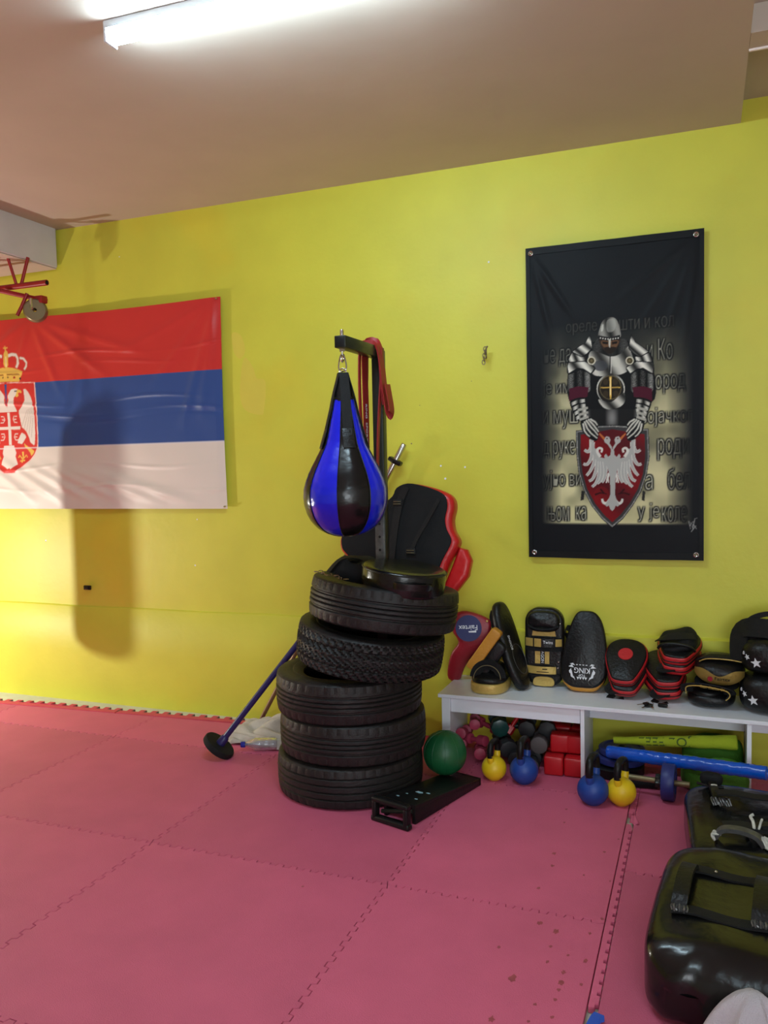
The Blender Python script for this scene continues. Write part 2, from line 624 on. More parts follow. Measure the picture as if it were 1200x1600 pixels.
# ------------------------------------------------------------------ puzzle mats: every mat its own piece of the floor
PITCH = 1 / 18.0
def tooth_edge(p, q, axis, amp, gap=0.0):
    """points from p to q (q left out); axis 0: teeth move in x along y; axis 1: teeth move in y along x"""
    p, q = Vector(p), Vector(q)
    L = (q - p).length
    if amp == 0: return [p]
    k = 0 if axis == 1 else 1
    lo, hi = sorted((p[k], q[k]))
    ev = []
    i0, i1 = math.floor(lo / PITCH), math.ceil(hi / PITCH)
    for i in range(i0, i1 + 1):
        b = i * PITCH
        for fr, s in ((0.02, -1), (0.45, -1), (0.55, 1), (0.98, 1)):
            ev.append((b + fr * PITCH + (0.055 * PITCH * (1 if fr < .5 else -1) if False else 0), s))
    ev = [(t, s) for t, s in ev if lo + .012 < t < hi - .012]
    if p[k] > q[k]: ev.reverse()
    pts = [p]
    for t, s in ev:
        f = (t - p[k]) / (q[k] - p[k])
        b = p.lerp(q, f)
        b = b.copy()
        b[1 - k] += s * amp
        pts.append(b)
    return pts

def mat_tile(c, teeth, gap=0.0011, amp=0.008):
    """c: corners SW, SE, NE, NW; teeth flags S, E, N, W"""
    pts = []
    ax = (1, 0, 1, 0)
    for i in range(4):
        pts += tooth_edge(c[i], c[(i + 1) % 4], ax[i], amp if teeth[i] else 0)
    n = len(pts)
    def off(d):
        out = []
        for i in range(n):
            t1 = (pts[i] - pts[i - 1]); t2 = (pts[(i + 1) % n] - pts[i])
            n1 = Vector((-t1.y, t1.x)).normalized(); n2 = Vector((-t2.y, t2.x)).normalized()
            s = n1 + n2
            s = s / max(0.6, s.length_squared / 2) if s.length > 1e-6 else n1
            out.append(pts[i] + s * d)
        return out
    bm = BM()
    a = [bm.verts.new((p.x, p.y, 0.0)) for p in off(gap + .0012)]
    b = [bm.verts.new((p.x, p.y, -0.0016)) for p in off(gap)]
    d = [bm.verts.new((p.x, p.y, -0.0175)) for p in off(gap)]
    bm.faces.new(a); ring_bridge(bm, a, b); ring_bridge(bm, b, d)
    return bm

X0, Y0 = -1.033, -1.555
def border_y(x): return -0.205 + 0.066 * (x + 3.31) if x < -2.2 else -0.132
xs = [X0 + i for i in range(-6, 1)]
ys = [Y0 + j for j in range(-4, 2)]
for i in range(len(xs)):
    for j in range(len(ys)):
        x0, y0 = xs[i], ys[j]
        x1, y1 = x0 + 1, y0 + 1
        tE = tN = tW = tS = True
        if i == len(xs) - 1: x1, tE = -0.292, False
        yl = yr = y1
        if j == len(ys) - 1: yl, yr, tN = border_y(x0), border_y(x1), False
        if i == 0: tW = False
        if j == 0: tS = False
        obj('mat_tile', mat_tile([(x0, y0), (x1, y0), (x1, yr), (x0, yl)], (tS, tE, tN, tW)), 'foam', floor, smooth=0)
for i in range(2):
    for j in range(len(ys)):
        x0, y0 = -0.262 + i, ys[j] + 0.36
        obj('mat_tile', mat_tile([(x0, y0), (x0 + 1, y0), (x0 + 1, min(y0 + 1, -.132)), (x0, min(y0 + 1, -.132))], (j > 0, i == 0, y0 + 1 < -.132, i > 0)), 'foam', floor, smooth=0)
# loose border strip in the right-hand seam: toothed edge with open slots
def seam_strip(y0, y1):
    bm = BM()
    left = [(-0.289, y1), (-0.289, y0)]
    right = []
    p = 0.052
    k = int((y1 - y0) / p)
    for t in range(k):
        b = y0 + t * p
        right += [(-0.2725, b), (-0.2725, b + .4 * p), (-0.2632, b + .42 * p), (-0.2632, b + .98 * p)]
    right.append((-0.2725, y1))
    prism(bm, left + right, -0.017, 0.0012)
    return bm
for a, b in ((-4.6, -3.42), (-3.4, -2.06), (-1.98, -0.80), (-0.70, -0.14)):
    obj('border_strip', seam_strip(a, b), 'foam', floor, smooth=0)
# toothed border strips along the back wall, grey underside showing in the notches
def wall_strip(x0, x1, lift=0.0):
    bm = BM(); p = 0.0825
    k = int(round((x1 - x0) / p))
    pts = [(x0, 0), (x1, 0)]
    for t in range(k - 1, -1, -1):
        b = x0 + t * p
        pts += [(b + .92 * p, 0.045), (b + .97 * p, 0.082), (b + .50 * p, 0.082), (b + .55 * p, 0.045)]
    pts.append((x0, 0.045))
    def f(p): return (p[0], p[1])
    prism(bm, pts, -0.018, 0.004)
    return bm, pts
for k, (x0, x1) in enumerate(((-6.30, -5.31), (-5.305, -4.315), (-4.31, -3.32), (-3.315, -2.325))):
    st, pts = wall_strip(0, x1 - x0)
    a = math.atan(0.066)
    X = T(x0, border_y(x0) + .002, 0.0) @ R(a, 'Z')
    bmesh.ops.transform(st, matrix=X, verts=st.verts)
    # the foam sits a little unevenly
    for v in st.verts:
        v.co.z += 0.006 * math.exp(-((v.co.x + 3.85) / .22) ** 2)
    s = obj('border_strip', st, 'foam_edge', floor, smooth=0)
    g = BM()
    for t in range(int(round((x1 - x0) / .0825))):
        b = t * .0825 + .0825 * .735
        box(g, (b, .074, -0.004), (.0825 * .43, .02, .0155), X=X)
        box(g, (b + .0825 * .245, .055, -0.004), (.004, .05, .0155), X=X)
    obj('grey_underside', g, 'foam_grey', s, smooth=0)
bm = BM(); box(bm, (-0.95, -0.075, -0.004), (2.6, 0.11, 0.006)); obj('border_strip', bm, 'foam_edge', floor, smooth=0)

# scuffs and drops on the mats: flat marks with ragged outlines
def blot(bm, x, y, r, sq=1.0, seed=0):
    q = random.Random(seed)
    k = 12
    ph = [q.uniform(.55, 1.25) for _ in range(k)]
    c = bm.verts.new((x, y, 0.0009))
    vs = [bm.verts.new((x + r * ph[i] * math.cos(2 * PI * i / k), y + r * sq * ph[i] * math.sin(2 * PI * i / k), 0.0007)) for i in range(k)]
    for i in range(k): bm.faces.new((c, vs[i], vs[(i + 1) % k]))
bm = BM()
for k, (x, y, r) in enumerate(((-0.346, -1.071, 0.0055), (-0.521, -1.144, 0.0077), (-0.511, -1.239, 0.0066), (-0.395, -1.271, 0.0044), (-0.305, -0.947, 0.0044), (-0.303, -1.284, 0.0033), (-0.486, -1.623, 0.0088), (-0.429, -1.655, 0.0121), (-0.431, -1.739, 0.0055), (-0.328, -1.63, 0.0055), (-0.302, -1.535, 0.0055), (-0.427, -1.819, 0.0055), (-0.375, -1.766, 0.0044), (-0.323, -1.779, 0.0077), (-0.507, -1.929, 0.0121), (-0.374, -1.852, 0.0066), (-0.373, -1.904, 0.0099), (-0.375, -1.938, 0.0055), (-0.319, -1.893, 0.0055), (-0.377, -1.983, 0.0055), (-0.425, -2.02, 0.0044), (-0.372, -2.057, 0.0055), (-0.522, -2.116, 0.0088), (-0.429, -2.094, 0.0044), (-0.579, -1.794, 0.0055), (-1.309, -1.667, 0.0044), (-1.477, -1.256, 0.0033), (-0.539, -0.735, 0.0055), (-0.526, -0.865, 0.0055), (-0.529, -1.412, 0.0066))):
    blot(bm, x, y, r, 1.5, k)
st = obj('scuff_marks', bm, 'stain', floor, smooth=0)
st['kind'] = 'stuff'

# ------------------------------------------------------------------ printing on cloth: a small raster held as the mesh's colour layer
HW = (0.0037748339, 6.0016388e-06, -4.1547362, 0.0004337714, -0.0041353711, 4.4536753, 0.00035321281, -6.2560897e-05)
def sheet(x, y):
    """artwork sheet coordinates -> metres on the wall (x, z)"""
    d = HW[6] * x + HW[7] * y + 1
    return ((HW[0] * x + HW[1] * y + HW[2]) / d, (HW[3] * x + HW[4] * y + HW[5]) / d)

def smooth_noise(shape, cells, seed):
    g = np.random.RandomState(seed).rand(cells[0] + 2, cells[1] + 2)
    y = np.linspace(0, cells[0], shape[0]); x = np.linspace(0, cells[1], shape[1])
    yi = y.astype(int); xi = x.astype(int)
    fy = (y - yi)[:, None]; fx = (x - xi)[None, :]
    fy = fy * fy * (3 - 2 * fy); fx = fx * fx * (3 - 2 * fx)
    a = g[yi][:, xi]; b = g[yi][:, xi + 1]; c = g[yi + 1][:, xi]; d = g[yi + 1][:, xi + 1]
    return (a * (1 - fx) + b * fx) * (1 - fy) + (c * (1 - fx) + d * fx) * fy

class Canvas:
    def __init__(s, x0, x1, z0, z1, w, h, rgb):
        s.x0, s.x1, s.z0, s.z1, s.w, s.h = x0, x1, z0, z1, w, h
        s.a = np.empty((h, w, 3)); s.a[:] = rgb
        s.X, s.Z = np.meshgrid(x0 + (x1 - x0) * (np.arange(w) + .5) / w, z0 + (z1 - z0) * (np.arange(h) + .5) / h)
    def mask(s, poly):
        P = np.asarray(poly, float)
        ix0 = max(0, int((P[:, 0].min() - s.x0) / (s.x1 - s.x0) * s.w) - 1); ix1 = min(s.w, int((P[:, 0].max() - s.x0) / (s.x1 - s.x0) * s.w) + 2)
        iz0 = max(0, int((P[:, 1].min() - s.z0) / (s.z1 - s.z0) * s.h) - 1); iz1 = min(s.h, int((P[:, 1].max() - s.z0) / (s.z1 - s.z0) * s.h) + 2)
        if ix0 >= ix1 or iz0 >= iz1: return None
        sl = (slice(iz0, iz1), slice(ix0, ix1))
        X, Z = s.X[sl], s.Z[sl]
        m = np.zeros(X.shape, bool)
        n = len(P)
        for i in range(n):
            ax, az = P[i]; bx, bz = P[(i + 1) % n]
            if az == bz: continue
            c = (az > Z) != (bz > Z)
            m ^= c & (X < (bx - ax) * (Z - az) / (bz - az) + ax)
        return sl, m, X, Z
    def fill(s, poly, rgb, alpha=1.0):
        r = s.mask(poly)
        if r is None: return
        sl, m, X, Z = r
        if callable(rgb):
            P = np.asarray(poly, float)
            u = (X - P[:, 0].min()) / max(1e-6, np.ptp(P[:, 0])); v = (Z - P[:, 1].min()) / max(1e-6, np.ptp(P[:, 1]))
            c = rgb(u, v)
        else:
            c = np.broadcast_to(np.asarray(rgb, float), m.shape + (3,))
        k = (m * alpha)[..., None]
        s.a[sl] = s.a[sl] * (1 - k) + c * k
    def stroke(s, pts, w, rgb, w2=None, alpha=1.0):
        w2 = w if w2 is None else w2
        P = [np.array(p, float) for p in pts]; n = len(P)
        L, Rr = [], []
        for i in range(n):
            t = P[min(i + 1, n - 1)] - P[max(i - 1, 0)]
            t = t / (np.hypot(*t) + 1e-9); nn = np.array((-t[1], t[0]))
            ww = w + (w2 - w) * i / max(1, n - 1)
            L.append(P[i] + nn * ww / 2); Rr.append(P[i] - nn * ww / 2)
        s.fill(L + Rr[::-1], rgb, alpha)
    def tris(s, V, F):
        """coverage of a triangle soup given in metres"""
        m = np.zeros((s.h, s.w), bool)
        for t in F:
            r = s.mask([V[i] for i in t])
            if r is None: continue
            m[r[0]] |= r[1]
        return m
    def small(s, f=2):
        return s.a.reshape(s.h // f, f, s.w // f, f, 3).mean((1, 3))

def blur(m, k):
    m = m.astype(float)
    for ax in (0, 1):
        acc = np.zeros_like(m)
        for d in range(-k, k + 1):
            acc += np.roll(m, d, ax)
        m = acc / (2 * k + 1)
    return m

def srgb(c):
    c = np.clip(c, 0, 255) / 255.0
    return np.where(c <= 0.04045, c / 12.92, ((c + 0.055) / 1.055) ** 2.4)

def cloth_sheet(name, col, XYZ, m, parent):
    """grid mesh whose points carry the print; col and XYZ are (rows, cols, 3)"""
    h, w_ = col.shape[:2]
    me = bpy.data.meshes.new(name)
    me.vertices.add(h * w_)
    me.vertices.foreach_set('co', XYZ.reshape(-1).astype(np.float32))
    i = np.arange((h - 1) * (w_ - 1)); r, c = i // (w_ - 1), i % (w_ - 1)
    a = r * w_ + c
    q = np.stack([a, a + 1, a + w_ + 1, a + w_], 1).astype(np.int32)
    me.loops.add(q.size); me.polygons.add(len(q))
    me.loops.foreach_set('vertex_index', q.reshape(-1))
    me.polygons.foreach_set('loop_start', np.arange(0, q.size, 4, dtype=np.int32))
    me.update(calc_edges=True)
    at = me.color_attributes.new('print', 'FLOAT_COLOR', 'POINT')
    rgba = np.ones((h * w_, 4), np.float32); rgba[:, :3] = srgb(col.reshape(-1, 3))
    at.data.foreach_set('color', rgba.reshape(-1))
    me.polygons.foreach_set('use_smooth', [True] * len(me.polygons))
    me.materials.append(M[m])
    o = bpy.data.objects.new(name, me); COL.objects.link(o); o.parent = parent
    return o

# ------------------------------------------------------------------ the flag
FX0, FX1, FZ0, FZ1 = -5.12, -2.605, 1.228, 2.457
flag = thing('flag', 'red, blue and white flag with a crowned eagle crest pinned to the wall', 'flag', (-3.86, 0, FZ0))
cv = Canvas(FX0, FX1, FZ0, FZ1, 1040, 520, (196, 44, 42))
cv.a[:] = (202, 48, 44)
def fz(x, f): return 0
zz1, zz2 = 2.04, 1.625
cv.a[cv.Z < zz1] = (46, 78, 142)
cv.a[cv.Z < zz2] = (222, 212, 200)
def c3(x, y):
    """crest artwork sheet"""
    return sheet(x / 7.27, 530 + y / 7.27)
CX = c3(104, 900)[0]
def both(pts, col, alpha=1.0):
    P = [c3(*p) for p in pts]
    cv.fill(P, col, alpha)
    cv.fill([(2 * CX - x, z) for x, z in P], col, alpha)
WH, GO, RD = (226, 216, 204), (226, 186, 84), (206, 50, 46)
# shield with pale edge
both([(98, 494), (418, 490), (432, 700), (446, 900), (452, 1150), (450, 1230), (420, 1310), (360, 1390), (250, 1480), (200, 1525), (140, 1532), (98, 1525)], (236, 200, 190))
both([(98, 504), (406, 500), (420, 700), (434, 900), (440, 1150), (438, 1226), (408, 1302), (350, 1378), (240, 1468), (194, 1512), (140, 1520), (98, 1512)], RD)
# eagle: necks, heads, wings, leg, tail
both([(100, 740), (112, 640), (150, 575), (195, 562), (228, 572), (232, 600), (205, 640), (180, 665), (175, 700), (190, 770), (216, 826), (98, 830)], WH)
both([(100, 640), (118, 690), (108, 760), (98, 760)], RD)
both([(214, 575), (250, 580), (270, 600), (262, 618), (236, 606), (226, 626), (236, 640), (216, 662), (196, 655), (205, 625)], GO)
both([(185, 590), (215, 585), (218, 596), (188, 602)], (60, 50, 50))
both([(286, 570), (310, 568), (340, 600), (370, 660), (392, 740), (406, 820), (414, 900), (418, 1060), (412, 1190), (404, 1206), (360, 1170), (348, 1120), (320, 1060), (300, 1030), (262, 1000), (238, 880), (232, 810), (280, 750), (300, 690)], WH)
for k in range(5):
    cv.stroke([c3(262 + 28 * k, 990 + 30 * k), c3(330 + 18 * k, 800 - 10 * k)], .0035, (186, 172, 160))
    cv.stroke([(2 * CX - a, b) for a, b in (c3(262 + 28 * k, 990 + 30 * k), c3(330 + 18 * k, 800 - 10 * k))], .0035, (186, 172, 160))
both([(98, 1210), (175, 1205), (200, 1290), (190, 1330), (222, 1420), (190, 1440), (152, 1475), (98, 1440)], WH)
both([(230, 1120), (262, 1060), (300, 1080), (316, 1110), (300, 1140), (270, 1190), (216, 1180)], WH)
both([(290, 1175), (310, 1200), (370, 1240), (408, 1270), (396, 1300), (370, 1325), (360, 1290), (330, 1250), (300, 1225)], GO)
# small shield: cross and four fire-steels
both([(98, 838), (232, 836), (250, 1000), (240, 1110), (200, 1180), (140, 1205), (98, 1200)], RD)
for pts in ([(100, 835), (130, 835), (150, 1205), (120, 1205)], [(0, 1000), (246, 990), (246, 1024), (0, 1034)]):
    cv.fill([c3(*p) for p in pts], WH)
def steel(x, y, s):
    cv.stroke([c3(x + s * 22, y - 34), c3(x - s * 12, y - 34), c3(x - s * 20, y), c3(x - s * 6, y + 34), c3(x + s * 26, y + 36)], .007, WH)
    cv.stroke([c3(x - s * 12, y), c3(x + s * 14, y)], .007, WH)
for x, y, s in ((186, 910, 1), (200, 1110, 1), (50, 916, -1), (52, 1112, -1)): steel(x, y, s)
# lilies
def lily(x, y):
    cv.stroke([c3(x, y - 62), c3(x + 4, y + 10), c3(x - 6, y + 62)], .014, GO, .010)
    cv.stroke([c3(x - 50, y + 8), c3(x - 36, y - 22), c3(x - 14, y + 10), c3(x, y + 16)], .009, GO)
    cv.stroke([c3(x + 54, y + 2), c3(x + 38, y - 26), c3(x + 18, y + 6), c3(x, y + 16)], .009, GO)
    cv.stroke([c3(x - 32, y + 44), c3(x + 28, y + 36)], .008, GO)
lily(274, 1338); lily(-20, 1360)
# crown
both([(60, 340), (100, 322), (160, 330), (240, 352), (278, 372), (264, 415), (246, 450), (240, 488), (150, 486), (60, 490)], GO)
both([(98, 398), (240, 396), (246, 412), (98, 416)], (150, 104, 40))
both([(98, 432), (110, 426), (118, 440), (108, 450)], (90, 60, 40))
both([(172, 430), (196, 428), (202, 448), (178, 452)], (170, 44, 30))
both([(240, 440), (258, 440), (256, 462), (242, 462)], (40, 40, 40))
for t, wd in (([(96, 200), (150, 178), (196, 184), (222, 225), (226, 280), (206, 330)], .024), ([(246, 218), (286, 226), (316, 270), (314, 310), (292, 350)], .018)):
    P = [c3(*p) for p in t]
    for Q in (P, [(2 * CX - x, z) for x, z in P]):
        cv.stroke(Q, wd, (190, 160, 130)); cv.stroke(Q, wd * .75, WH)
for xx in (84,):
    cv.fill([c3(*p) for p in ((58, 180), (70, 145), (84, 130), (102, 145), (110, 180), (112, 300), (90, 340), (70, 320), (60, 290))], GO)
    cv.stroke([c3(84, 200), c3(88, 320)], .008, (240, 226, 170))
cv.stroke([c3(74, 82), c3(80, 135)], .009, GO); cv.stroke([c3(54, 108), c3(104, 104)], .009, GO)
# stripe seam
cv.fill([(FX0, zz2 + .004), (FX1, zz2 + .004), (FX1, zz2 - .004), (FX0, zz2 - .004)], (226, 220, 220), .7)
col = cv.small()
h, w_ = col.shape[:2]
U, V = np.meshgrid(np.linspace(0, 1, w_), np.linspace(0, 1, h))
Xf = FX0 + (FX1 - FX0) * U
Zf = FZ0 + (FZ1 - FZ0) * V
# the cloth hangs from four pins: sagging top, puckers fanning from each pin, packing creases, loose bottom folds
d = np.zeros_like(U)
def crease(p, q, amp, wd, fade=0.25):
    global d
    p, q = np.array(p), np.array(q); t = q - p; L = np.hypot(*t); t = t / L
    a = (Xf - p[0]) * t[0] + (Zf - p[1]) * t[1]; b = -(Xf - p[0]) * t[1] + (Zf - p[1]) * t[0]
    k = np.clip(np.minimum(a, L - a) / (fade * L), 0, 1)
    d += amp * k * np.exp(-(b / wd) ** 2)
pin = np.array((-4.02, 2.45))
for dx, dz, a in ((-.55, -.30, .008), (.25, -.55, .009), (.62, -.42, .010), (.95, -.30, .007), (-.2, -.5, .006)):
    crease(pin, pin + np.array((dx, dz)), a, .028, .3)
pin = np.array((FX1 - .02, FZ1 - .01))
for dx, dz, a in ((-.28, -.75, .010), (-.14, -.70, .008), (-.75, -.28, .006), (-.5, -.5, .008)):
    crease(pin, pin + np.array((dx, dz)), a, .03, .2)
for zc, a in ((2.20, .006), (2.13, .004), (1.90, .006), (1.83, .005), (1.79, -.004), (1.50, .005), (1.36, .006)):
    d += a * np.exp(-((Zf - zc - .02 * np.sin(Xf * 5 + zc * 9)) / .011) ** 2) * (0.55 + .45 * np.sin(Xf * 6.3 + zc * 31))
for k in range(6):
    crease((-4.55 + .17 * k, 1.60 - .02 * k), (-4.02 + .25 * k, 1.25), .012, .030, .3)
d += .010 * smooth_noise(U.shape, (5, 8), 3) + .005 * smooth_noise(U.shape, (11, 18), 5)
d += .02 * np.exp(-((1 - V) / .10) ** 2) * np.sin(np.clip((Xf - pin[0] + 1.42) / 1.42, 0, 1) * PI) ** 2 * .4
edge = np.minimum(1, np.minimum(U, 1 - U) / .02)
d = d * (0.25 + .75 * edge)
Zf = Zf - .012 * np.sin(np.clip((Xf + 4.02) / 1.41, 0, 1) * PI) * V ** 6
Xf = Xf + .012 * np.sin(V * PI) * -(U ** 8) * .6
Y = -.006 - d
XYZ = np.stack([Xf + 3.86, Y, Zf - FZ0], -1)
cloth_sheet('cloth', col, XYZ, 'flag', flag)
for k, (x, z) in enumerate(((FX1 - .02, FZ1 - .012), (-4.02, FZ1 - .012), (FX1 - .012, FZ0 + .014))):
    bm = BM(); lathe(bm, [(0, .006), (.003, .0055), (.005, .003), (.005, -.012), (0, -.012)], 12, T(x + 3.86, -.026 if k < 2 else -.022, z - FZ0) @ R(PI / 2, 'X'))
    obj('pin', bm, 'steel', flag)

# ------------------------------------------------------------------ the printed banner
BX0, BX1, BZ0, BZ1 = -0.829, 0.001, 0.983, 2.526
banner = thing('banner', 'tall black banner printed with a knight, a red eagle shield and rows of lettering', 'banner', (-0.414, 0, BZ0))
cv = Canvas(BX0, BX1, BZ0, BZ1, 560, 1040, (22, 24, 27))
A = lambda x, y: sheet(840 + x / 4.8, 480 + y / 4.8)
B = lambda x, y: sheet(840 + x / 4.8, 630 + y / 4.8)
# cloudy parchment ground, fading into black at the rims
zt, zb = A(0, 150)[1], B(0, 905)[1]
xl, xr = B(25, 0)[0], B(1165, 0)[0]
n1 = smooth_noise(cv.X.shape, (9, 5), 11); n2 = smooth_noise(cv.X.shape, (22, 12), 12); n3 = smooth_noise(cv.X.shape, (4, 3), 13)
k = np.clip((cv.X - xl) / .10, 0, 1) * np.clip((xr - cv.X) / .12, 0, 1) * np.clip((cv.Z - zb) / .012, 0, 1) * np.clip((zt - cv.Z) / .5, 0, 1) ** .9
k = k * np.clip(-.12 + 1.85 * (.5 * n1 + .25 * n2 + .35 * n3), 0, 1)
par = np.stack([196 + 34 * n2, 190 + 32 * n2, 142 + 30 * n2], -1)
cv.a = cv.a * (1 - k[..., None]) + par * k[..., None]
# lettering, narrow upright cyrillic hand
def letters(s, xa, xb, ya, yb, f, dim=1.0):
    p, q = f(xa, yb), f(xb, ya)
    V, F = text_mesh(s, 1.0, 1.0, -.014)
    vx = [v[0] for v in V]; vy = [v[1] for v in V]
    x0, x1, y0, y1 = min(vx), max(vx), min(vy), max(vy)
    V = [(p[0] + (v[0] - x0) / (x1 - x0) * (q[0] - p[0]), p[1] + (v[1] - y0) / (y1 - y0) * (q[1] - p[1]) + (q[0] - p[0]) * 0) for v in V]
    m = cv.tris(V, F)
    halo = np.clip(blur(m, 5) * 4.5, 0, 1)[..., None] * .93
    cv.a = cv.a * (1 - halo) + np.array((20, 21, 22)) * halo
    core = np.clip(blur(m, 1), 0, 1)
    fx = np.clip((cv.X - xl) / .09, .12, 1) * np.clip((xr - .02 - cv.X) / .12, .12, 1)
    core = (core * fx * dim)[..., None] * .95
    cv.a = cv.a * (1 - core) + np.array((208, 206, 182)) * core
for s, xa, xb, ya, yb, f, dim in (
        ('ореле', 215, 445, 110, 215, A, .28), ('ешти и кол', 560, 1020, 62, 180, A, .34),
        ('не да', 50, 245, 310, 452, A, .55), ('и Ко', 820, 1010, 232, 402, A, .75),
        ('је им', 40, 240, 545, 680, A, .85), ('пород', 830, 1105, 500, 655, A, .95),
        ('и муш', 40, 300, 50, 195, B, .95), ('војачког', 775, 1160, 22, 180, B, 1), ('д руке', 45, 278, 280, 420, B, 1), ('роди', 900, 1130, 262, 425, B, .95),
        ('ујно ви', 50, 322, 500, 650, B, 1), ('а', 808, 860, 535, 645, B, 1), ('бел', 978, 1140, 480, 645, B, .95),
        ('њом', 78, 235, 772, 880, B, 1), ('ка', 290, 362, 770, 872, B, 1), ('у', 752, 800, 772, 880, B, 1), ('је', 838, 910, 745, 880, B, 1), ('коле', 932, 1115, 770, 885, B, .95)):
    letters(s, xa, xb, ya, yb, f, dim)

def metal(ang=0.0, fr=2.2, ph=0.0, lo=26, hi=214, tint=(1, .99, .93), pw=1.5):
    ca, sa = math.cos(ang), math.sin(ang)
    def f(u, v):
        t = u * ca + v * sa
        k = np.abs(np.sin(PI * (t * fr + ph))) ** pw
        g = lo + (hi - lo) * k
        return np.stack([g * c for c in tint], -1)
    return f
def P(f, *pts): return [f(*p) for p in pts]
def sm(f, *pts):
    return [tuple(v) for v in cr([f(*p) for p in pts], 4)]
def ell(f, cx, cy, rx, ry, n=28):
    return [f(cx + rx * math.cos(2 * PI * i / n), cy + ry * math.sin(2 * PI * i / n)) for i in range(n)]
DK = (17, 18, 20)
def speck(lo, hi, seed):
    def f(u, v):
        r = np.random.RandomState(seed).rand(*u.shape)
        g = lo + (hi - lo) * np.clip(r * np.abs(np.sin(u * 9)) + .25 * np.sin(u * 6 + 2), 0, 1)
        return np.stack([g, g, g * .96], -1)
    return f
mirA = lambda x, y: A(1092 - x, y)
mirB = lambda x, y: B(1120 - x, y)
# body mass in black behind everything
cv.fill(sm(A, (230, 480), (300, 330), (420, 260), (660, 250), (800, 330), (870, 480), (876, 690), (740, 768), (700, 900), (720, 1100), (400, 1100), (390, 900), (340, 768), (232, 690)), DK)
# arms: mail, sleeve, vambrace
for f in (A, mirA):
    cv.fill(sm(f, (238, 480), (300, 470), (385, 500), (392, 560), (380, 640), (236, 640)), speck(14, 165, 3))
    cv.fill(P(f, (236, 612), (300, 594), (382, 600), (372, 672), (300, 690), (234, 706)), (74, 20, 38))
    cv.fill(sm(f, (240, 715), (270, 690), (330, 676), (356, 690), (372, 790), (380, 850), (300, 850), (270, 800)), DK)
    for k in range(4):
        y = 700 + 36 * k
        cv.fill(P(f, (250 + 11 * k, y + 16), (300 + 6 * k, y - 6), (352 + 4 * k, y - 12), (356 + 5 * k, y + 14), (300 + 8 * k, y + 20), (256 + 12 * k, y + 40)), metal(0, 1.6, .15, 30, 205))
# mail coif and skirt
cv.fill(sm(A, (430, 262), (470, 230), (620, 235), (664, 250), (678, 300), (620, 350), (545, 375), (460, 345), (405, 312)), speck(22, 84, 5))
cv.fill(P(B, (385, 45), (735, 45), (765, 180), (545, 165), (330, 185)), lambda u, v: np.stack([26 + 104 * np.clip(np.sin(u * 13 + 1.0) * (.4 + .6 * np.sin(v * 3)), 0, 1) * c for c in (1, 1, .97)], -1))
# breastplate, belly disc
cv.fill(sm(A, (400, 330), (470, 345), (545, 372), (620, 350), (685, 290), (700, 340), (718, 410), (680, 475), (610, 508), (545, 500), (480, 518), (410, 500), (380, 400)), metal(.35, 1.9, .1, 44, 205))
cv.fill(ell(A, 470, 440, 55, 40), (66, 68, 72), .8)
cv.fill(ell(A, 585, 410, 34, 40), (206, 205, 190), .5)
cv.stroke(P(A, (545, 372), (542, 500)), .006, (30, 30, 32)); cv.stroke(P(A, (551, 372), (549, 498)), .004, (200, 198, 186))
cv.fill(ell(A, 547, 612, 106, 112), metal(0, 1.0, .5, 40, 210))
cv.fill(ell(A, 547, 618, 98, 104), (30, 28, 26))
cv.fill(sm(A, (455, 690), (548, 712), (640, 640), (655, 700), (620, 745), (550, 768), (490, 750)), metal(.5, 1.5, .2, 40, 206))
cv.fill(ell(A, 545, 603, 84, 92), (92, 82, 58)); cv.fill(ell(A, 545, 603, 76, 84), (38, 32, 24))
for x, y in ((510, 560), (580, 560), (510, 650), (585, 650)): cv.fill(ell(A, x, y, 20, 24), (58, 48, 32))
cv.stroke(P(A, (545, 522), (546, 690)), .011, (226, 184, 84), .007); cv.stroke(P(A, (470, 604), (618, 602)), .006, (196, 160, 76)); cv.stroke(P(A, (545, 530), (545, 660)), .004, (250, 232, 170))
# pauldrons with lames
for f in (A, mirA):
    cv.fill(sm(f, (390, 203), (402, 250), (412, 310), (372, 355), (362, 405), (432, 452), (396, 502), (330, 470), (230, 505), (222, 430), (245, 350), (300, 300), (362, 262)), DK)
    cv.fill(P(f, (390, 206), (400, 255), (408, 308), (366, 350), (330, 372), (262, 335), (305, 302), (362, 266)), metal(.9, 2.2, .15, 30, 226))
    cv.fill(P(f, (258, 342), (325, 376), (362, 372), (356, 402), (240, 412), (232, 395)), metal(.2, 1.9, .1, 30, 222))
    cv.fill(P(f, (232, 418), (352, 410), (380, 425), (428, 455), (398, 496), (345, 462), (300, 456), (232, 496), (224, 445)), metal(.3, 1.6, .25, 40, 232))
    cv.fill(ell(f, 403, 402, 31, 31), (206, 200, 176)); cv.fill(ell(f, 403, 402, 22, 22), (70, 62, 40)); cv.fill(ell(f, 403, 402, 10, 10), (110, 100, 72))
